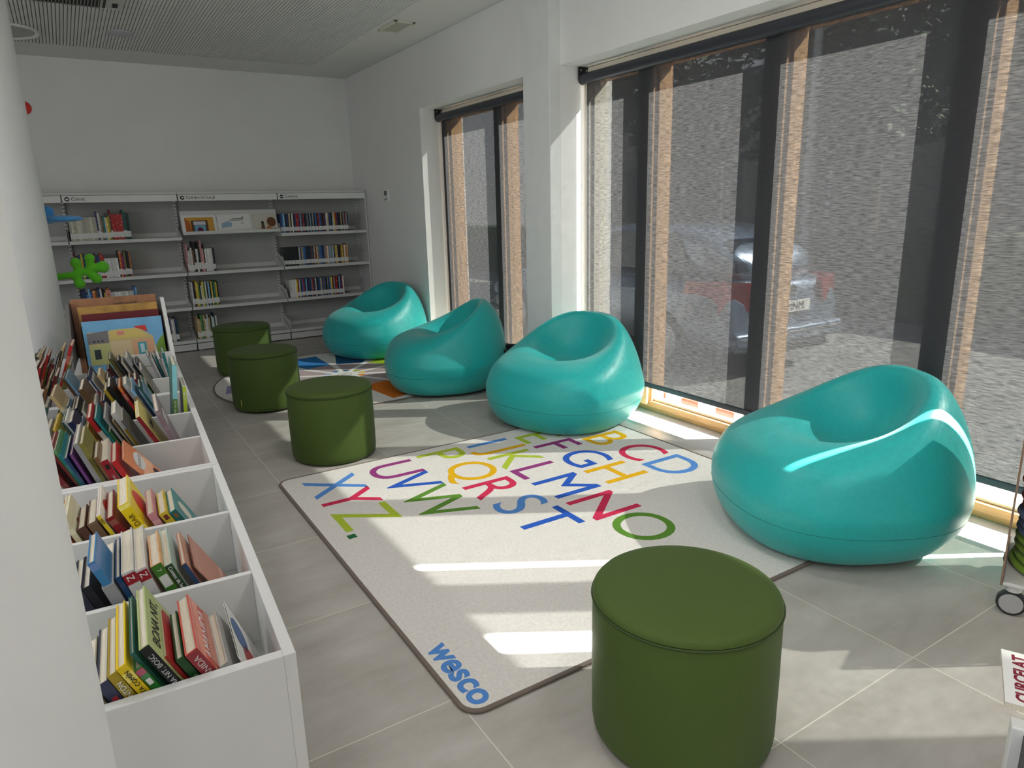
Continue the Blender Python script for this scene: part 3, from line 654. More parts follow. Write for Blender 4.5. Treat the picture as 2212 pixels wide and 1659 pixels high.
shelf_row('local_book', rnd_seq(8, lc, .013, .225, .17)+rnd_seq(11, ['light blue','yellow','green','dark green','white','black'], .0135, .23, .17, .04), .962, LV[1], 'middle Col·lecció local row', 'books in the middle Col·lecció local row', me=ub_book)
shelf_row('local_book', rnd_seq(14, ['white','green','dark green','tan','dark red','white','pink','orange'], .0142, .21, .17, .14), .965, LV[0], 'bottom Col·lecció local row', 'books in the bottom Col·lecció local row', me=ub_book)

# sloping display shelf with three picture books facing out
ds = tag(empty('display_shelf', ((UP[2]+UP[3])/2, SF-.02, 1.135)), 'sloping white display shelf holding three picture books', 'shelf')
wd = (UP[3]-UP[2])/2-.010
f = MB(); f.box(-wd, wd, .0, .012, -.002, .028); f.box(-wd, wd, .0, .07, -.004, 0); f.add([(-wd, .055, 0), (wd, .055, 0), (wd, .125, .22), (-wd, .125, .22), (-wd, .06, -.003), (wd, .06, -.003), (wd, .13, .217), (-wd, .13, .217)], [(0,1,2,3),(7,6,5,4),(0,4,5,1),(1,5,6,2),(2,6,7,3),(3,7,4,0)])
f.build('sloping_board', M['white_metal'], ds)
def poly(name, pts, m, parent, z):        # flat printed shape on a cover, in the cover's own plane
    a = MB(); n = len(pts); a.add([(x_, -z, y_) for x_, y_ in pts]+[(x_, -z+.0004, y_) for x_, y_ in pts], [tuple(range(n)), tuple(range(2*n-1, n-1, -1))]+[(j, n+j, n+(j+1) % n, (j+1) % n) for j in range(n)])
    return a.build(name, m, parent)
def circ_pts(cx, cz, rx, rz, n=20): return [(cx+rx*math.cos(2*PI*i/n), cz+rz*math.sin(2*PI*i/n)) for i in range(n)]
K = lambda n, c: P_('print_'+n, c, rough=.45)
def face_book(x, w_, h_, cover, label, deco):
    b = tag(empty('picture_book', (x, SF-.02+.047, 1.1355)), label, 'book', 'picture books on the sloping display shelf'); b.rotation_euler = (-.308, 0, 0)
    MB().box(-w_/2, w_/2, -.001, .007, 0, h_, 0).build('cover', cover, b, bevel=.001)
    MB().box(-w_/2+.004, w_/2-.004, .0005, .0055, .003, h_+.0006).build('pages', M['pages'], b); deco(b); return b
def d1(b):
    poly('cover_picture', [(-.13, .01), (.13, .01), (.13, .165), (-.13, .165)], K('amber', (.62, .33, .05)), b, .0016)
    poly('foliage', [(-.13, .02), (-.075, .02), (-.085, .12), (-.13, .16)], K('rust', (.45, .12, .02)), b, .002)
    poly('window_frame', [(-.075, .015), (.075, .015), (.075, .135), (-.075, .135)], K('brown', (.10, .05, .02)), b, .0024)
    poly('window_sky', [(-.05, .02), (.05, .02), (.05, .085), (-.05, .085)], K('sky', (.16, .42, .62)), b, .0028)
    poly('title_band', [(-.055, .09), (.055, .09), (.055, .125), (-.055, .125)], K('pale', (.6, .6, .66)), b, .0028)
    poly('figure', circ_pts(0, .035, .028, .032), K('plum', (.12, .01, .05)), b, .0032)
def d2(b):
    poly('blue_wash', [(-.125, .05), (-.03, .065), (-.02, .10), (-.06, .12), (-.12, .10)], K('wash', (.32, .45, .60)), b, .0016)
    poly('meadow', [(-.07, .005), (.13, .005), (.13, .03), (.03, .026), (-.03, .02)], K('meadow', (.25, .33, .06)), b, .0016)
    for i, (a_, c_) in enumerate(((-.02, .14), (-.045, .125))): poly('title_line', [(a_, c_), (.09, c_), (.09, c_+.006), (a_, c_+.006)], M['grey_ink'], b, .0016)
    poly('bird', [(.07, .15), (.095, .165), (.085, .152), (.10, .145)], M['ink'], b, .0020)
    poly('bird', [(.06, .10), (.085, .085), (.075, .097), (.09, .103)], M['ink'], b, .0020)
def d3(b):
    poly('ground', [(-.10, .008), (.11, .008), (.11, .035), (-.10, .03)], K('soil', (.22, .08, .03)), b, .0016)
    poly('tree', circ_pts(.065, .10, .045, .05), K('rustleaf', (.16, .06, .02)), b, .002)
    poly('figure', [(-.045, .02), (-.005, .02), (-.01, .085), (-.035, .085)], K('coat', (.12, .06, .03)), b, .002)
    poly('figure_head', circ_pts(-.024, .095, .014, .015), M['ink'], b, .0024)
    poly('cart', [(.01, .025), (.055, .025), (.05, .055), (.015, .055)], K('orange2', (.5, .18, .03)), b, .0024)
face_book(1.118, .315, .19, M['paper'], 'picture book with an orange cover showing a window, leftmost on the display shelf', d1)
face_book(1.440, .315, .19, M['paper'], 'white and pale blue picture book in the middle of the display shelf', d2)
face_book(1.735, .225, .185, K('cream', (.62, .58, .50)), 'picture book with small brown figures, rightmost on the display shelf', d3)

# ------------------------------------------------------------------ book troughs on the left (turned slightly against the room)
TH = math.radians(3.3)
UD = Vector((math.sin(TH), math.cos(TH), 0)); VD = Vector((math.cos(TH), -math.sin(TH), 0))
def uv(u, v, z=0): p = UD*u+VD*v; return Vector((p.x, p.y, z))
HB = .60; V0, V1 = -.56, .158
def trough(u0, u1, divs, label, hb=HB, zb=.360):
    r = tag(empty('book_trough', uv(u0, 0), -TH), label, 'book trough', 'white book troughs in a row')
    T = .020; L_ = u1-u0
    f = MB(); f.box(V1-T, V1, 0, L_, .06, hb, 0); f.build('side_panel', M['lam'], r, bevel=.0012)
    f = MB(); f.box(V0, V0+T, 0, L_, .06, hb, 0); f.build('side_panel', M['lam'], r, bevel=.0012)
    f = MB(); f.box(V0+T, V1-T, 0, T, .06, hb); f.build('front_panel', M['lam'], r, bevel=.0012)
    f = MB(); f.box(V0+T, V1-T, L_-T, L_, .06, hb); f.build('back_board', M['lam'], r, bevel=.0012)
    f = MB(); f.box(V0+T, V1-T, T, L_-T, zb-.015, zb); f.build('base_board', M['lam_in'], r)
    for d in divs:
        f = MB(); f.box(V0+T, V1-T, d-u0-.007, d-u0+.007, zb, hb-.004); f.build('divider', M['lam'], r, bevel=.001)
    for a in (V0+.06, V1-.06):
        for b in (.08, L_-.08): MB().tube((a, b, 0), (a, b, .06), .022, 14).build('foot', M['black'], r)
    return r
trough(1.070, 2.113, [1.400, 1.745], 'white book trough nearest the camera with three compartments of board books', zb=.44)
trough(2.117, 3.130, [2.445, 2.785], 'middle white book trough crammed with leaning picture books')
t3 = trough(3.134, 4.26, [3.475, 3.795], 'farthest white book trough with a high back for giant picture books')
f = MB(); f.box(-.300, V1, 4.262-3.134, 4.276-3.134, .06, .885); f.build('high_back', P_('dark_laminate', (.16, .155, .15)), t3, bevel=.001)
for vv in (V1-.020, -.302):
    f = MB(); a, b = 3.80-3.134, 4.262-3.134; x0_, x1_ = vv, vv+.018
    p = [(a, .602), (b, .602), (b, .885), (b-.05, .885), (a+.02, .62)]
    f.add([(x0_, q, z) for q, z in p]+[(x1_, q, z) for q, z in p], [(4,3,2,1,0), (5,6,7,8,9)]+[(j, (j+1) % 5, 5+(j+1) % 5, 5+j) for j in range(5)])
    f.build('sloping_cheek', M['lam'] if vv > 0 else P_('dark_laminate', (.16, .155, .15)), t3, bevel=.001)
MB().box(-.075, V1-.021, 3.788-3.134, 3.800-3.134, .60, .660).build('front_lip', M['lam'], t3, bevel=.001)

BASEZ = .3605
def leaning_book(u, v, ztop, t, w_, lean, col, label, group, kind='board_book', pages=True, zbase=BASEZ, deco=None, cover_mat=None, yaw=0, spinecol=None):
    """(u, v, ztop): upper corner of the spine on the cover side; leans by `lean` degrees, top towards -v"""
    if u < 2.1: zbase = .4405
    if lean > 0: lean = min(lean, math.degrees(math.atan(max(.02, V1-.0225-v)/(ztop-zbase))))
    a = math.radians(lean); hh = (ztop-zbase-(t*abs(math.sin(a))))/math.cos(a)
    if lean < 0: hh = (ztop-zbase)/math.cos(a)
    rot = Matrix.Rotation(-TH+math.radians(yaw), 4, 'Z') @ Matrix.Rotation(-a, 4, 'Y')
    loc = uv(u, v, ztop)-(rot.to_3x3() @ Vector((0, 0, hh)))
    r = tag(empty(kind, loc, rot=rot.to_euler()), label, 'book', group)
    c = min(.0022, t*.2); m = MB()
    m.box(-c, 0, 0, w_, 0, hh); m.box(-t, -t+c, 0, w_, 0, hh); m.box(-t+c, -c, 0, c, 0, hh)
    o = m.build('cover', cover_mat or M['cover'], r); o.color = (*col, 1)
    if spinecol:
        o = MB().box(-t, 0, -.0006, .0, .001, hh-.001).build('spine', M['plain'], r); o.color = (*spinecol, 1)
    if pages: MB().box(-t+c, -c, c, w_-.002, .002, hh-.0025).build('page_block', M['pages'], r)
    if deco: deco(r, t, w_, hh)
    return r
def spine_text(body, size, col, top=.02, flip=True):
    def f(r, t, w_, hh):
        m = P_('lettering_%d_%d_%d' % tuple(int(c*99) for c in col), col)
        o = text('spine_lettering', body, size, m, r, (-t/2, -.0012, hh-top), (PI/2, -PI/2 if flip else PI/2, 0), ext=.0003)
        xs = [v.co.x for v in o.data.vertices]; L_ = max(xs)-min(xs); o.location.z = hh-top-L_/2
    return f
def cover_text(body, size, col, y=.5, z=.7, rz=0):
    def f(r, t, w_, hh):
        m = P_('lettering_%d_%d_%d' % tuple(int(c*99) for c in col), col)
        text('cover_lettering', body, size, m, r, (.0004, w_*y, hh*z), (PI/2, 0, PI/2), ext=.0003)
    return f
def cover_blob(name, col, cy, cz, ry, rz_):
    def f(r, t, w_, hh):
        a = MB(); n = 24; a.add([(.0006, w_*cy+ry*math.cos(2*PI*i/n), hh*cz+rz_*math.sin(2*PI*i/n)) for i in range(n)], [tuple(range(n))]); a.build(name, K(name, col), r)
    return f
def multi(*fs):
    def f(*a):
        for g in fs: g(*a)
    return f
def spine_patch(name, col, z0, z1, x0=.08, x1=.92):
    def f(r, t, w_, hh):
        MB().box(-t*x1, -t*x0, -.0010, -.0005, hh-z1, hh-z0).build(name, K(name, col), r)
    return f
G1, G2, G3 = 'board books in the nearest trough compartment', 'board books in the second trough compartment', 'board books in the third trough compartment'
W_ = (.75, .75, .74); Bk = (.02, .02, .02)
# nearest compartment
LB = leaning_book
LB(1.105, -.158, .600, .018, .17, 22, (.05, .33, .03), 'bright green board book at the column end of the nearest compartment', G1)
LB(1.100, -.131, .622, .022, .16, 22, (.30, .27, .18), 'olive board book half hidden by the column, nearest compartment', G1)
LB(1.098, -.112, .633, .017, .17, 22, (.04, .045, .09), 'navy board book with a red dot on its spine, nearest compartment', G1, deco=spine_patch('red_dot_patch', (.35, .03, .04), .03, .045, .25, .75))
LB(1.098, -.099, .643, .0145, .18, 22, (.38, .27, .02), 'mustard board book beside the yellow one, nearest compartment', G1, deco=spine_text('C CLANTON', .011, W_, .018))
LB(1.096, -.0855, .653, .0150, .205, 24, (.80, .56, .01), 'bright yellow book with black spine lettering beside the mustard one, nearest compartment', G1, deco=spine_text('MARTA COMÍN', .010, Bk, .012))
LB(1.106, -.073, .662, .0060, .19, 25, (.02, .12, .10), 'thin dark teal book squeezed beside the yellow one, nearest compartment', G1)
LB(1.098, -.0655, .640, .0120, .17, 25, (.03, .20, .03), 'green board book with a small white face on its spine, nearest compartment', G1, deco=multi(spine_patch('pink_patch', (.45, .10, .16), .002, .014, .02, .98), spine_patch('panda_patch', (.75, .75, .75), .024, .036, .2, .8)))
LB(1.094, -.0515, .676, .0150, .20, 25, (.42, .50, .20), 'tall green picture book with a black spine, upright in the nearest compartment', G1, spinecol=(.008, .008, .01), deco=multi(spine_text('BONA NIT, BOSC', .011, (.5, .5, .5), .018), cover_text('BONA NIT,', .030, Bk, .5, .90), cover_text('BOSC', .034, Bk, .5, .76), cover_blob('teal_hills', (.10, .24, .16), .5, .58, .085, .022)))
LB(1.106, -.0285, .640, .0165, .15, 25, (.40, .02, .02), 'red board book leaning behind the green picture book, nearest compartment', G1)
LB(1.098, -.0075, .636, .0125, .15, 25, (.01, .06, .015), 'dark green board book beside the red Amanida one, nearest compartment', G1, deco=spine_text('Bebè', .011, (.25, .28, .25), .04))
LB(1.096, .0135, .645, .0205, .185, 26, (.62, .10, .08), 'red board book titled Amanida with thick cream pages, nearest compartment', G1, spinecol=(.28, .03, .04), deco=multi(spine_text('AMANIDA', .014, (.6, .5, .48), .012), cover_text('AMANIDA', .034, W_, .5, .82), cover_blob('leaf_print', (.15, .20, .05), .7, .66, .03, .02)))
LB(1.104, .0345, .610, .0160, .17, 27, (.50, .20, .15), 'pink edged board book between Amanida and the grey book, nearest compartment', G1)
LB(1.100, .0550, .602, .0150, .17, 30, (.42, .42, .40), 'grey board book near the right end of the nearest compartment', G1)
LB(1.098, .0735, .606, .0028, .19, 34, (.74, .73, .70), 'open white cover painted red and blue, rightmost in the nearest compartment', G1, pages=False, deco=multi(cover_blob('red_paint', (.38, .02, .02), .30, .60, .05, .035), cover_blob('blue_paint', (.05, .12, .30), .62, .80, .045, .03)))
# second compartment
LB(1.445, -.205, .600, .016, .15, 18, (.05, .06, .04), 'dark board book against the column, second compartment', G2)
LB(1.432, -.176, .625, .0155, .15, 18, (.06, .07, .02), 'olive spined board book, second compartment', G2)
LB(1.432, -.1595, .630, .0145, .15, 18, (.03, .03, .05), 'dark navy board book, second compartment', G2)
LB(1.432, -.1450, .635, .0145, .15, 19, (.012, .012, .018), 'black spined board book, second compartment', G2)
LB(1.428, -.1300, .684, .0140, .145, 20, (.05, .20, .42), 'tall pale blue board book sticking up in the second compartment', G2)
LB(1.426, -.1060, .632, .0220, .205, 17, (.38, .39, .40), 'thick pale grey board book in the second compartment', G2, spinecol=(.30, .30, .31))
LB(1.430, -.0935, .640, .0100, .19, 17, (.01, .05, .14), 'thin dark blue board book, second compartment', G2)
for v_, w2, lb in ((-.0700, .0225, 'left of the two cream books with a red Z on the spine, second compartment'), (-.0488, .0195, 'right of the two cream books with a red Z on the spine, second compartment')):
    LB(1.427, v_, .650, w2, .215, 16, (.62, .60, .56), lb, G2, spinecol=(.52, .51, .50), deco=multi(spine_patch('red_band', (.30, .01, .02), .005, .028, .0, 1.0), spine_text('Z', .018, W_, .009, False), ))
LB(1.428, -.0220, .651, .0200, .16, 19, (.62, .20, .05), 'orange edged board book with a green spine and a black dinosaur, second compartment', G2, spinecol=(.05, .17, .02), deco=multi(spine_text('7', .012, (.5, .55, .45), .012, False), spine_patch('white_square', (.62, .62, .60), .028, .055, .1, .9)))
LB(1.430, -.0035, .643, .0145, .185, 20, (.45, .58, .50), 'pale mint board book of stories with a dark green spine, second compartment', G2, spinecol=(.02, .06, .02), deco=spine_text('Contes de les', .010, W_, .006, False))
LB(1.434, .0215, .634, .0090, .165, 22, (.50, .20, .13), 'terracotta board book with a navy spine, second compartment', G2, spinecol=(.02, .05, .12))
LB(1.440, .0370, .620, .0022, .165, 30, (.50, .22, .15), 'loose terracotta cover leaning at the right of the second compartment', G2, pages=False)
# third compartment
LB(1.785, -.2150, .632, .0140, .17, 20, (.60, .16, .06), 'orange red board book against the column, third compartment', G3)
LB(1.778, -.2005, .646, .0110, .175, 20, (.62, .56, .36), 'cream board book with a small red bird on its cover, third compartment', G3, deco=cover_blob('red_bird', (.25, .02, .02), .45, .74, .022, .022))
LB(1.782, -.1680, .620, .0180, .145, 22, (.10, .04, .025), 'brown board book leaning in the third compartment', G3)
LB(1.778, -.1440, .629, .0210, .165, 22, (.16, .09, .05), 'thick brown spined board book, third compartment', G3)
LB(1.776, -.1345, .642, .0085, .215, 23, (.66, .62, .60), 'white and red board book with a yellow spine, third compartment', G3, spinecol=(.75, .55, .02), deco=multi(spine_text('DES', .009, Bk, .01), cover_blob('red_shape', (.38, .02, .02), .5, .78, .05, .04)))
LB(1.778, -.1085, .633, .0170, .185, 24, (.22, .01, .015), 'dark red board book, third compartment', G3)
LB(1.774, -.0740, .661, .0250, .205, 23, (.84, .60, .01), 'large bright yellow board book with a red shape, highest in the third compartment', G3, deco=multi(spine_text('Y DAR', .017, (.15, .08, .0), .030), cover_blob('red_circle', (.70, .04, .02), .55, .70, .05, .05)))
LB(1.778, -.0245, .622, .0165, .175, 23, (.60, .25, .28), 'pink board book, third compartment', G3)
LB(1.778, .0020, .619, .0185, .155, 27, (.62, .45, .03), 'yellow spined board book with a small brown duck, third compartment', G3, deco=spine_patch('brown_duck', (.15, .03, .02), .008, .022, .25, .75))
LB(1.778, .0230, .618, .0170, .155, 28, (.03, .22, .22), 'teal board book with a round white picture, rightmost in the third compartment', G3, spinecol=(.02, .12, .11), deco=multi(spine_patch('small_duck', (.25, .10, .03), .008, .020, .3, .7), cover_blob('round_picture', (.62, .60, .50), .5, .76, .032, .030)))
# fourth compartment: fantasy comics and tall picture books
G4 = 'picture books in the fourth trough compartment'
four = [(-.262, .690, .014, .20, 24, 'dark red'), (-.2450, .712, .0085, .20, 24, 'dark red'), (-.2360, .708, .0090, .23, 22, 'green'), (-.2270, .695, .0080, .24, 22, 'teal'), (-.2130, .682, .0110, .245, 20, 'navy'), (-.2000, .690, .0070, .22, 19, 'purple'),
        (-.1835, .718, .0120, .225, 18, 'grey'), (-.1710, .716, .0110, .20, 18, 'olive'), (-.1560, .670, .0100, .17, 20, 'black'), (-.1425, .671, .0120, .17, 20, 'brown')]
for i, (v_, z_, t_, w2, ln, cn) in enumerate(four):
    LB(2.150, v_, z_, t_, w2, ln, PAL[cn], '%s picture book, %s from the column in the fourth compartment' % (cn, nth(i)), G4, kind='picture_book')
LB(2.148, -.1205, .661, .0205, .22, 18, (.60, .56, .48), 'thick cream book with a red spine showing a black cat, fourth compartment', G4, kind='picture_book', spinecol=(.28, .01, .02), deco=multi(spine_patch('cat_patch', (.02, .01, .01), .015, .030, .25, .75), spine_text('MEMÒRIES', .008, (.6, .5, .5), .05)))
LB(2.150, -.1000, .652, .0150, .20, 24, (.48, .02, .025), 'red picture book beside the orange comic, fourth compartment', G4, kind='picture_book')
LB(2.150, -.0800, .655, .0070, .185, 36, (.72, .25, .12), 'orange comic with a black and white title shield, rightmost in the fourth compartment', G4, kind='picture_book', deco=multi(cover_blob('title_shield', (.70, .70, .68), .52, .84, .070, .024), cover_text('FANTASTICOTES', .016, Bk, .52, .84), cover_blob('black_hat', (.02, .015, .015), .70, .62, .03, .025)))
# fifth to seventh compartments and the far one: tightly packed
def packed(u, v, vend, cols, hts, group, where, lean=24, wid=(.15, .24), seed=1, th=(.006, .016), kind='picture_book'):
    rr_ = random.Random(seed); i = 0
    while v < vend:
        t_ = rr_.uniform(*th); a = math.radians(lean); cn = cols[i % len(cols)]; z_ = rr_.uniform(*hts); c = PAL[cn]; j = rr_.uniform(.4, .9)
        LB(u+rr_.uniform(0, .012), v, z_, t_, rr_.uniform(*wid), lean, (c[0]*j, c[1]*j, c[2]*j), '%s picture book, %s from the column in the %s' % (cn, nth(i), where), group, kind=kind)
        v += (t_+.0012)/math.cos(a); i += 1
    return v
packed(2.470, -.300, -.055, ['tan','white','grey','yellow','light blue','dark green','white','navy','light blue','yellow','red','teal','cream','grey','green'], (.64, .71), 'picture books in the fifth trough compartment', 'fifth compartment', seed=3)
LB(2.462, -.030, .690, .012, .24, 26, (.80, .70, .22), 'large pale yellow picture book with a dark red spine, fifth compartment', 'picture books in the fifth trough compartment', kind='picture_book', spinecol=(.22, .01, .02), deco=cover_text('Contes', .036, (.08, .08, .1), .5, .82))
LB(2.462, -.012, .640, .010, .20, 28, (.45, .04, .03), 'red backed picture book next to the pale yellow one, fifth compartment', 'picture books in the fifth trough compartment', kind='picture_book')
LB(2.462, .028, .700, .014, .27, 30, (.24, .17, .20), 'large mauve picture book with a white title, fifth compartment', 'picture books in the fifth trough compartment', kind='picture_book', deco=cover_text('L\'ESTEL', .045, W_, .5, .84))
LB(2.464, .046, .625, .006, .20, 30, (.22, .02, .03), 'thin dark red picture book at the right of the fifth compartment', 'picture books in the fifth trough compartment', kind='picture_book')
packed(2.808, -.43, -.30, ['dark red','tan','grey','brown','dark green','black'], (.66, .74), 'books leaning the other way behind the column side', 'left end of the sixth compartment', seed=21, lean=-20)
packed(2.808, -.285, .00, ['tan','dark green','light blue','black','black','cream','brown','green','white','dark red','navy','yellow','black','grey','orange','red','white','light blue'], (.65, .74), 'picture books in the sixth trough compartment', 'sixth compartment', seed=5)
def upr(r, t, w_, hh): pass
LB(2.812, .113, .775, .0155, .20, -6, (.10, .22, .18), 'tall turquoise and green book standing upright at the right of the sixth compartment', 'upright books in the sixth trough compartment', kind='picture_book', spinecol=(.22, .55, .60), deco=multi(spine_patch('green_block', (.08, .20, .02), .13, .21, .0, 1.0), spine_text('OLIVIER TALLEC', .009, W_, .135)))
LB(2.812, .1345, .690, .0125, .19, -4, (.66, .66, .64), 'white book with a lime green spine, rightmost in the sixth compartment', 'upright books in the sixth trough compartment', kind='picture_book', spinecol=(.42, .55, .03), deco=spine_text('LE LIVRE', .009, W_, .02))
packed(3.152, -.43, -.29, ['red','brown','tan','black','dark red','grey'], (.66, .76), 'books leaning the other way behind the column side', 'left end of the seventh compartment', seed=22, lean=-20)
packed(3.152, -.275, .02, ['brown','light blue','dark red','white','cream','green','grey','navy','white','red','tan','dark green','black','blue','light blue','olive','tan'], (.63, .71), 'picture books in the seventh trough compartment', 'seventh compartment', seed=8, wid=(.16, .25))
packed(3.495, -.43, -.235, ['red','dark red','grey','brown','black','tan','olive'], (.69, .78), 'books leaning the other way behind the column side', 'left end of the eighth compartment', seed=23, lean=-20)
packed(3.495, -.13, .0, ['dark red','olive','brown','grey','black','cream','blue','white','black','grey','navy','tan','yellow','black'], (.63, .715), 'picture books in the eighth trough compartment', 'eighth compartment', seed=9, wid=(.14, .24))
packed(3.500, .035, .10, ['grey','white','teal','white'], (.68, .72), 'slim books at the right of the eighth trough compartment', 'right end of the eighth compartment', seed=11, wid=(.14, .2))

# giant picture books in the high-backed trough (covers towards the camera)
def giant(u, v0, v1, ztop, zb, lean, cover, label, deco=None, th=.014):
    a = math.radians(lean); rot = Matrix.Rotation(-TH, 4, 'Z') @ Matrix.Rotation(-a, 4, 'X')
    b = tag(empty('giant_picture_book', uv(u, (v0+v1)/2, zb), rot=rot.to_euler()), label, 'book', 'giant picture books in the high-backed trough')
    w_ = v1-v0; h_ = (ztop-zb)/math.cos(a)
    m = MB(); m.box(-w_/2, w_/2, 0, .002, 0, h_); m.box(-w_/2, w_/2, th-.002, th, 0, h_); m.box(-w_/2, w_/2, .002, th-.002, h_-.004, h_); m.build('cover', cover, b, bevel=.0008)
    MB().box(-w_/2+.003, w_/2-.003, .002, th-.002, .002, h_-.0045).build('page_block', M['pages'], b)
    if deco: deco(b, w_, h_)
    return b
def house(b, w_, h_):
    q = lambda nm, pts, c, z=.0004, p=b: poly(nm, [(-w_/2+x_*w_, h_*(.50+.55*y_)) for x_, y_ in pts], K('h_'+nm+str(int(c[0]*99)), c), p, z)
    q('hill', [(.84, .02), (1, .02), (1, .52), (.93, .42), (.88, .28)], (.16, .28, .04))
    wl_ = q('house_wall', [(.04, .0), (.88, .0), (.86, .50), (.70, .68), (.05, .68)], (.52, .42, .20), .0008)
    q('grey_roof', [(.04, .44), (.30, .44), (.30, .70), (.04, .66)], (.17, .16, .17), .0012)
    q('red_roof', [(.62, .74), (.78, .74), (.80, .60), (.66, .70)], (.52, .04, .03), .0010)
    q('attic_yellow', [(.33, .50), (.80, .50), (.66, .70), (.33, .70)], (.58, .45, .14), .0014)
    q('green_room', [(.05, .0), (.30, .0), (.30, .42), (.05, .42)], (.44, .46, .20), .0012)
    q('peach_room', [(.58, .0), (.87, .0), (.86, .46), (.58, .46)], (.60, .34, .20), .0012)
    q('beige_room', [(.31, .0), (.57, .0), (.57, .46), (.31, .46)], (.58, .46, .28), .0012)
    q('dark_window', [(.10, .12), (.18, .12), (.18, .32), (.10, .32)], (.03, .04, .05), .0018)
    q('teal_window', [(.65, .14), (.76, .14), (.76, .40), (.65, .40)], (.08, .30, .34), .0018)
    q('window_light', [(.68, .18), (.73, .18), (.73, .36), (.68, .36)], (.45, .62, .68), .0022)
    q('picture', [(.41, .58), (.50, .58), (.50, .66), (.41, .66)], (.60, .22, .18), .0018)
    for xx in (.12, .17, .22): q('wheel', [(xx+.014*math.cos(t), .49+.02*math.sin(t)) for t in [2*PI*i/10 for i in range(10)]], (.02, .02, .02), .0018)
def warm(b, w_, h_):
    poly('dark_scene', [(-w_/2, h_*.3), (w_/2, h_*.3), (w_/2, h_*.78), (w_/2-.05, h_*.82), (0, h_*.80), (-w_/2+.06, h_*.84), (-w_/2, h_*.80)], K('umber', (.035, .02, .012)), b, .0004)
    for cx in (-.10, .12): poly('shrub', circ_pts(cx, h_*.86, .045, .025), K('bottle', (.06, .07, .015)), b, .0008)
giant(4.215, -.280, .118, .905, .362, 4, P_('cover_brown', (.30, .14, .07), rough=.35, noise=.3, nscale=12), 'brown giant picture book standing tallest at the back of the far trough',
      lambda b, w_, h_: text('title', 'conte musical', .02, M['ink'], b, (.05, -.0006, h_-.035), (PI/2, 0, 0), ext=.0003))
giant(4.155, -.250, .118, .868, .362, 4, P_('cover_amber', (.42, .24, .06), rough=.35, noise=.35, nscale=14), 'amber giant picture book with dark shrubs, second from the back of the far trough', warm)
giant(4.110, -.235, .118, .835, .362, 4, P_('cover_wine', (.12, .01, .015), rough=.35), 'dark wine red giant picture book between the amber one and the house one')
giant(4.020, -.236, .124, .808, .362, 5, P_('cover_sky', (.15, .36, .58), rough=.35, noise=.12, nscale=8), 'giant picture book with a cut-open yellow house under a blue sky', house)
giant(3.860, -.06, .125, .632, .362, 4, P_('cover_meadow', (.16, .30, .05), rough=.4, noise=.3, nscale=30), 'giant picture book whose green top edge shows behind the divider of the far trough')

# ------------------------------------------------------------------ coat tree with blobby hooks behind the far column
ct = tag(empty('coat_tree', (-.27, 5.18, 0)), 'coat tree with a red ball, blue disc and green branching hook behind the far column', 'coat stand')
MB().lathe([(0, 0), (.17, 0), (.17, .015), (.03, .03), (.022, .05), (.022, 2.05), (0, 2.05)], n=32).build('pole', M['paper'], ct, auto=True)
gm = mat('green_flock', (.10, .48, .012), .85, bump=.5, bscale=400, sheen=.3); bmt = mat('blue_flock', (.05, .30, .70), .7, bump=.3, bscale=400, sheen=.3); rm = mat('red_flock', (.62, .02, .012), .6, sheen=.2)
def green_sdf(x, y, z):
    segs = [((-.24, 0, .975), (.014, 0, .99), .021, .019), ((.014, 0, .994), (.10, 0, 1.020), .020, .018), ((.022, 0, 1.0), (.013, 0, 1.060), .016, .030), ((.080, 0, 1.02), (.089, 0, 1.082), .015, .028),
            ((.10, 0, 1.02), (.148, 0, 1.026), .018, .037), ((.06, 0, 1.0), (.108, 0, .958), .017, .030), ((.0, 0, .985), (.016, 0, .934), .017, .031)]
    d = None
    for a, b, ra, rb in segs:
        c = capsule(x, y, z, a, b, ra, rb); d = c if d is None else smin(d, c, .018)
    return d
gv, gf = surface_nets(green_sdf, (-.30, -.06, .86), (.22, .06, 1.15), .0062)
g_ = MB(); g_.add(gv, gf); o = g_.build('green_hook', gm, ct, smooth=True); o.location = (.282, -.23, -.004)
def blue_sdf(x, y, z):
    d = ell(x, y, z, (0, 0, 0), (.115, .115, .020), 2.2)
    return smin(d, capsule(x, y, z, (-.055, 0, .0), (-.055, 0, .045), .026, .030), .012)
bv, bf = surface_nets(blue_sdf, (-.15, -.15, -.05), (.15, .15, .10), .0075)
g_ = MB(); g_.add(bv, bf); o = g_.build('blue_hook', bmt, ct, smooth=True); o.location = (.27-.012, -.23, 1.312)
MB().lathe([(0, -.036)]+[(.036*math.cos(a), .036*math.sin(a)) for a in [math.radians(d) for d in range(-80, 90, 10)]]+[(0, .036)], n=32).build('red_hook', rm, ct, smooth=True).location = (.27-.088, -.23, 1.919)
for z_, x1_ in ((.975, -.20), (1.30, -.10), (1.92, -.10)):
    MB().tube((0, 0, z_), (.27+x1_, -.23, z_), .012, 12).build('arm', M['paper'], ct)

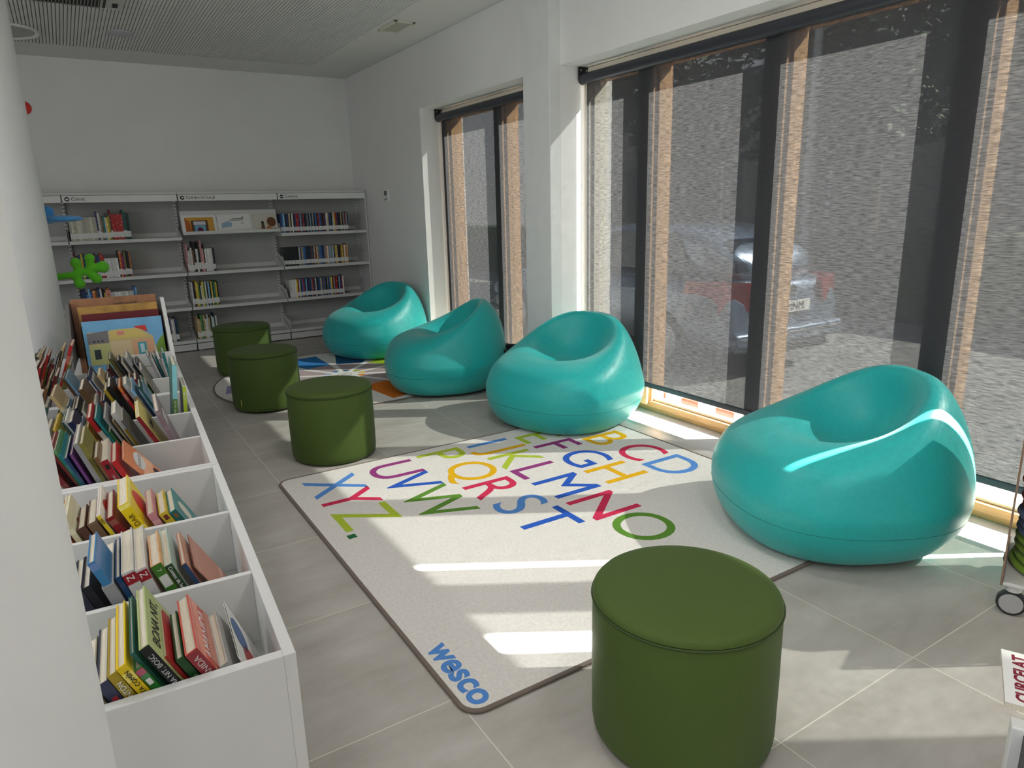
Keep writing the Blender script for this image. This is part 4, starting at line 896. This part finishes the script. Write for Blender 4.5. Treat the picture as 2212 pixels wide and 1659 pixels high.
# ------------------------------------------------------------------ trolley of round cushions at the right edge
tc_ = (2.608, 0.740)
tr = tag(empty('cushion_trolley', (tc_[0], tc_[1], 0), math.radians(-70)), 'grey metal trolley on castors holding a stack of coloured round cushions', 'trolley')
MB().box(-.2, .2, -.2, .2, .105, .118).build('base_plate', M['white_metal'], tr, bevel=.004)
def perforated(y, nm):
    f = MB(); x0_, x1_ = -.215, .215
    f.box(x0_, x0_+.012, y, y+.006, .118, .80); f.box(x1_-.012, x1_, y, y+.006, .118, .80)
    f.box(x0_+.012, x1_-.012, y, y+.006, .77, .80)
    return f.build(nm, M['chrome'], tr, bevel=.001)
for sx_ in (-.206, .200):
    f = MB(); f.box(sx_, sx_+.006, -.185, .20, .105, .74); z = .105
    f.box(sx_, sx_+.006, -.20, -.193, .105, .74)
    while z < .73:
        f.box(sx_, sx_+.006, -.193, -.185, z, z+.045); z += .085
    f.build('side_sheet', P_('bronze_metal', (.30, .20, .14), rough=.3, metal=.5), tr)
for ax in (-.17, .17):
    for ay in (-.17, .17):
        c_ = MB().tube((ax, ay, .085), (ax, ay, .105), .022, 16).build('castor_plate', M['white_metal'], tr)
        w_ = MB(); w_.tube((ax, ay-.014, .042), (ax, ay+.014, .042), .041, 28); w_.build('castor_tyre', P_('tyre_dark', (.03, .03, .035)), c_, bevel=.004)
        w_ = MB(); w_.tube((ax, ay-.016, .042), (ax, ay+.016, .042), .033, 28); w_.build('castor_hub', P_('hub_grey', (.42, .42, .42)), c_, bevel=.002)
        w_ = MB(); w_.box(ax-.012, ax+.012, ay+.0165, ay+.021, .035, .09); w_.build('castor_fork', M['white_metal'], c_)
cc = [('lime green', (.22, .42, .02))]*4+[('denim blue', (.10, .17, .36))]*3+[('red', (.48, .015, .02))]*3+[('orange', (.78, .26, .01))]*3+[('grey', (.30, .29, .27))]*2+[('brown', (.18, .06, .02))]*2+[('yellow', (.76, .48, .02))]*2+[('dark red', (.26, .01, .02))]*2+[('navy', (.03, .05, .16))]*2
z = .1185
for i, (cn, c) in enumerate(cc):
    h_ = .027; o = MB().lathe([(0, 0), (.170, 0), (.186, .004), (.192, h_/2), (.186, h_-.004), (.170, h_), (0, h_)], n=64).build('round_cushion', P_('felt_'+cn.replace(' ', '_'), c, rough=.9, sheen=.3, noise=.12, nscale=200), auto=True)
    o.location = (tc_[0]+R_.uniform(-.008, .008), tc_[1]+R_.uniform(-.008, .008), z); z += h_+.0006
    tag(o, '%s round felt cushion, %s from the bottom of the trolley stack' % (cn, nth(i)), 'cushion', 'stacked round felt cushions')

# ------------------------------------------------------------------ low book stand and comic at the bottom right corner
bs = tag(empty('book_stand', (1.492, .237, 0), math.radians(-64.5)), 'low white metal book stand with dark inside, cut by the bottom right corner', 'book stand')
for ax in (-.245, .24):
    for ay in (-.14, -.45): MB().box(ax-.016, ax+.016, ay-.016, ay+.016, 0, .43).build('leg', M['white_metal'], bs, bevel=.003)
MB().box(-.229, .224, -.138, -.132, .03, .42).build('side_panel', M['black'], bs); MB().box(-.243, -.237, -.434, -.156, .03, .42).build('side_panel', M['black'], bs)
MB().box(-.21, .256, -.466, .03, .43, .438).build('top_board', M['slot'], bs, bevel=.002)
cb_ = tag(empty('comic_book', (1.481, .26, .4385), math.radians(-64.5)), 'white comic with a dark red block-letter title lying on the low stand at bottom right', 'book')
MB().box(-.245, .0, -.119, .053, 0, .012).build('page_block', M['pages'], cb_)
MB().box(-.2455, .001, -.1195, .0535, .012, .0128).build('cover', M['paper'], cb_, bevel=.0003)
MB().box(-.195, -.004, -.112, .046, .0128, .0132).build('cover_picture', P_('comic_sky', (.20, .42, .52), rough=.4), cb_)
for bx, by, rx, ry in ((-.165, .012, .026, .020), (-.150, -.048, .022, .022), (-.10, .0, .03, .02)):
    MB().prism([(bx+rx*math.cos(2*PI*i/20), by+ry*math.sin(2*PI*i/20)) for i in range(20)], .0132, .0135).build('speech_bubble', M['paper'], cb_)
for bx, by in ((-.170, -.085), (-.150, -.095)):
    MB().prism([(bx+.012*math.cos(2*PI*i/16), by+.012*math.sin(2*PI*i/16)) for i in range(16)], .0132, .0136).build('yellow_figure', P_('comic_yellow', (.45, .42, .05)), cb_)
text('title', 'CURCELAT', .030, P_('title_red', (.22, .01, .03)), cb_, (-.218, -.033, .0129), (0, 0, PI/2), ext=.0003, off=.0011)

# ------------------------------------------------------------------ outside
ZR = -.30
struct(MB().box(XO, 60, -30, 45, ZR-.2, ZR).build('trim_2', M['asphalt']))
struct(MB().box(XO, 3.62, -12, 25, ZR, -.03).build('trim_3', M['paving']))
gz = tag(empty('striped_barrier', (3.42, 2.95, -.03)), 'low red and white striped barrier plank lying outside just beyond the sill', 'barrier')
for i in range(8):
    MB().box(-.05, .05, -.60+i*.15, -.60+(i+1)*.15-.002, .0, .06).build('stripe_block', P_('barrier_red', (.62, .06, .04)) if i % 2 else M['paper'], gz, bevel=.006)
dg_ = tag(empty('floor_grate', (3.30, 3.35, -.03)), 'small teal grey drain grate outside by the left end of the sill', 'grate')
MB().box(-.03, .03, -.25, .25, 0, .006).build('frame', P_('grate_teal', (.10, .22, .22), metal=.4), dg_)
for i in range(16): MB().box(-.024, .024, -.24+i*.031, -.228+i*.031, .006, .012).build('bar', P_('grate_bar', (.05, .12, .12)), dg_)

def car(loc, label, glass_w=.75):
    r = tag(empty('parked_car', loc, 0), label, 'car', 'cars parked outside')
    # y = length (rear at 0), x = width, z up; rounded loft sections
    def section(y, hw, zb, zt, fl=.10, n=10):
        pts = []
        for i in range(4*n):
            a = 2*PI*i/(4*n); c, s_ = math.cos(a), math.sin(a); e = .42
            x_ = hw*math.copysign(abs(c)**e, c); z_ = (zb+zt)/2+(zt-zb)/2*math.copysign(abs(s_)**.55, s_)
            x_ *= 1-fl*max(0, (z_-zb)/(zt-zb)-.5)
            pts.append((x_, y, z_))
        return pts
    def loft(secs):
        m = MB(); n = len(secs[0]); vs = [p for s_ in secs for p in s_]
        fs = [(k*n+i, k*n+(i+1) % n, (k+1)*n+(i+1) % n, (k+1)*n+i) for k in range(len(secs)-1) for i in range(n)]
        m.add(vs, fs+[tuple(range(n-1, -1, -1)), tuple((len(secs)-1)*n+i for i in range(n))]); return m
    loft([section(-.02, .70, .30, .62), section(.02, .82, .22, .86), section(.14, .88, .20, .93), section(.6, .90, .20, .95), section(2.0, .90, .18, .94), section(3.1, .90, .18, .92),
          section(3.8, .88, .20, .84), section(4.15, .82, .24, .72), section(4.26, .70, .32, .60)]).build('body', M['car'], r, smooth=True, sub=1)
    loft([section(.10, .60, .88, .98), section(.30, .66, .88, 1.28, .16), section(.62, .66, .88, 1.40, .18), section(1.4, .68, .88, 1.44, .18), section(2.1, .67, .88, 1.40, .18), section(2.6, .66, .88, 1.22, .12), section(3.05, .62, .86, .93)]).build('cabin', M['car'], r, smooth=True, sub=1)
    g = MB(); g.add([(-.56, .135, .99), (.56, .135, .99), (.50, .33, 1.27), (-.50, .33, 1.27), (-.56, .16, .97), (.56, .16, .97), (.50, .36, 1.25), (-.50, .36, 1.25)], [(0,1,2,3),(7,6,5,4),(0,4,5,1),(1,5,6,2),(2,6,7,3),(3,7,4,0)]); g.build('rear_window', M['carglass'], r)
    for sx_ in (-1, 1):
        g = MB(); p = [(.55, .97), (2.75, .97), (2.35, 1.24), (1.9, 1.33), (.85, 1.34)]; q = [.715, .715, .665, .65, .65]
        g.add([(sx_*(b+.004), y_, z_) for (y_, z_), b in zip(p, q)]+[(sx_*(b-.03), y_, z_) for (y_, z_), b in zip(p, q)], [tuple(range(5)), tuple(range(9, 4, -1))]+[(j, (j+1) % 5, 5+(j+1) % 5, 5+j) for j in range(5)]); g.build('side_window', M['carglass'], r)
        g = MB(); p = [(.84, .62), (.50, .66), (.46, .84), (.62, .90), (.80, .90)]
        yb_ = lambda x_: -.035 if x_ < .72 else .06
        g.add([(sx_*x_, -.035+.9*max(0, x_-.55)**1.6, z_) for x_, z_ in p]+[(sx_*min(.915, x_*1.03), .12+1.6*max(0, x_-.55), z_) for x_, z_ in p], [tuple(range(5)), tuple(range(9, 4, -1))]+[(j, (j+1) % 5, 5+(j+1) % 5, 5+j) for j in range(5)]); g.build('tail_light', M['tail'], r, bevel=.01)
        for y_ in (.75, 3.35):
            w_ = MB(); w_.tube((sx_*.70, y_, .31), (sx_*.90, y_, .31), .31, 32); o = w_.build('wheel', M['carblack'], r, bevel=.03)
            w_ = MB(); w_.tube((sx_*.895, y_, .31), (sx_*.91, y_, .31), .20, 20); w_.build('wheel_rim', M['chrome'], o)
        MB().box(sx_*.86-.09, sx_*.86+.09, 2.55, 2.70, .93, 1.05).build('wing_mirror', M['car'], r, bevel=.03)
    MB().box(-.80, .80, -.075, .10, .30, .46).build('bumper', M['car'], r, bevel=.05, seg=4)
    MB().box(-.74, .74, -.085, -.06, .385, .41).build('chrome_strip', M['chrome'], r, bevel=.006)
    MB().box(-.55, .55, -.07, -.03, .21, .30).build('lower_grille', M['carblack'], r, bevel=.02)
    pb = MB().box(-.26, .26, -.052, -.035, .585, .695).build('number_plate', M['plate'], r, bevel=.003)
    text('plate_text', '7 MNM', .105, M['ink'], pb, (0, -.0535, .64), (PI/2, 0, 0), ext=.0004)
    MB().tube((0, -.045, .79), (0, -.02, .79), .055, 28).build('round_badge', M['chrome'], r)
    text('model_lettering', 'series', .06, M['chrome'], r, (-.42, -.04, .56), (PI/2, 0, 0), ext=.002)
    return r
car((5.70, 4.17, ZR), 'bluish grey hatchback seen from behind through the big window blind')

def leaf_cloud(name, blobs, n, size, m, parent, seed):
    rr_ = random.Random(seed); mb = MB()
    for (cx, cy, cz, rx, ry, rz_) in blobs:
        for _ in range(n):
            u = rr_.gauss(0, 1); v = rr_.gauss(0, 1); w_ = rr_.gauss(0, 1); L_ = math.sqrt(u*u+v*v+w_*w_) or 1; k = rr_.uniform(.55, 1)**.4
            p = Vector((cx+rx*u/L_*k, cy+ry*v/L_*k, cz+rz_*w_/L_*k)); a = Vector((rr_.gauss(0,1), rr_.gauss(0,1), rr_.gauss(0,1))).normalized(); b = a.orthogonal().normalized()
            s1 = size*rr_.uniform(.6, 1.3); mb.add([p-a*s1, p+b*s1*.5, p+a*s1, p-b*s1*.5], [(0,1,2,3)])
    return mb.build(name, m, parent)
def tree(x, y, h_, cr, label, seed):
    r = tag(empty('street_tree', (x, y, ZR)), label, 'tree', 'trees across the street')
    t = MB(); t.tube((0, 0, 0), (.1, .05, h_*.5), .16, 14, r2=.10); t.tube((.1, .05, h_*.48), (-.4, .2, h_*.75), .08, 10, r2=.04); t.tube((.1, .05, h_*.48), (.5, -.2, h_*.8), .08, 10, r2=.04); t.build('trunk', M['bark'], r)
    rr_ = random.Random(seed); bl = [(rr_.uniform(-cr*.6, cr*.6), rr_.uniform(-cr*.6, cr*.6), h_*.72+rr_.uniform(-cr*.45, cr*.5), cr*.55, cr*.55, cr*.42) for _ in range(8)]
    leaf_cloud('crown', bl, 750, .13, M['leaf'], r, seed); return r
tree(10.2, 9.6, 5.6, 2.3, 'leafy green tree across the street, seen at the top of the second window pane', 1)
tree(12.6, 7.6, 6.2, 2.4, 'dark leafy tree across the street, behind the lamp post', 2)
tree(12.0, 3.4, 6.4, 2.3, 'leafy tree across the street at the top of the third window pane', 3)
lp = tag(empty('street_lamp', (8.5, 6.05, ZR)), 'thin pale grey lamp post standing across the parked car', 'street lamp')
MB().lathe([(0, 0), (.11, 0), (.11, .25), (.065, .32), (.045, 5.2), (0, 5.2)], n=24).build('post', P_('lamp_steel', (.45, .46, .47), rough=.4, metal=.3), lp, auto=True)
MB().tube((0, 0, 5.1), (-.9, 0, 5.35), .035, 12).build('lamp_arm', M['chrome'], lp); MB().box(-1.35, -.85, -.09, .09, 5.30, 5.38).build('lamp_head', M['chrome'], lp, bevel=.03)
hd = tag(empty('clipped_hedge', (9.6, 5, ZR)), 'long clipped green hedge across the street', 'hedge')
f = MB(); f.box(-.45, .45, -9, 14, 0, 1.15); hb_ = f.build('foliage', M['hedge'], hd, bevel=.12, seg=3)
bd = tag(empty('apartment_building', (19, 6, ZR)), 'beige building across the street behind the hedge and trees', 'building')
MB().box(0, 6, -16, 22, 0, 5.4).build('wall', M['facade'], bd); MB().box(-.4, 6.3, -16.3, 22.3, 5.4, 5.6).build('roof', M['roof'], bd)
for k, y_ in enumerate(range(-14, 22, 4)):
    f = MB().box(-.05, .02, y_, y_+1.5, 1.1, 2.9).build('window', M['carglass'], bd); MB().box(-.07, -.05, y_+.7, y_+.8, 1.1, 2.9).build('window_bar', M['paper'], f)
MB().box(-.06, .0, -2.6, 1.0, 1.0, 4.4).build('brick_panel', M['facade2'], bd)
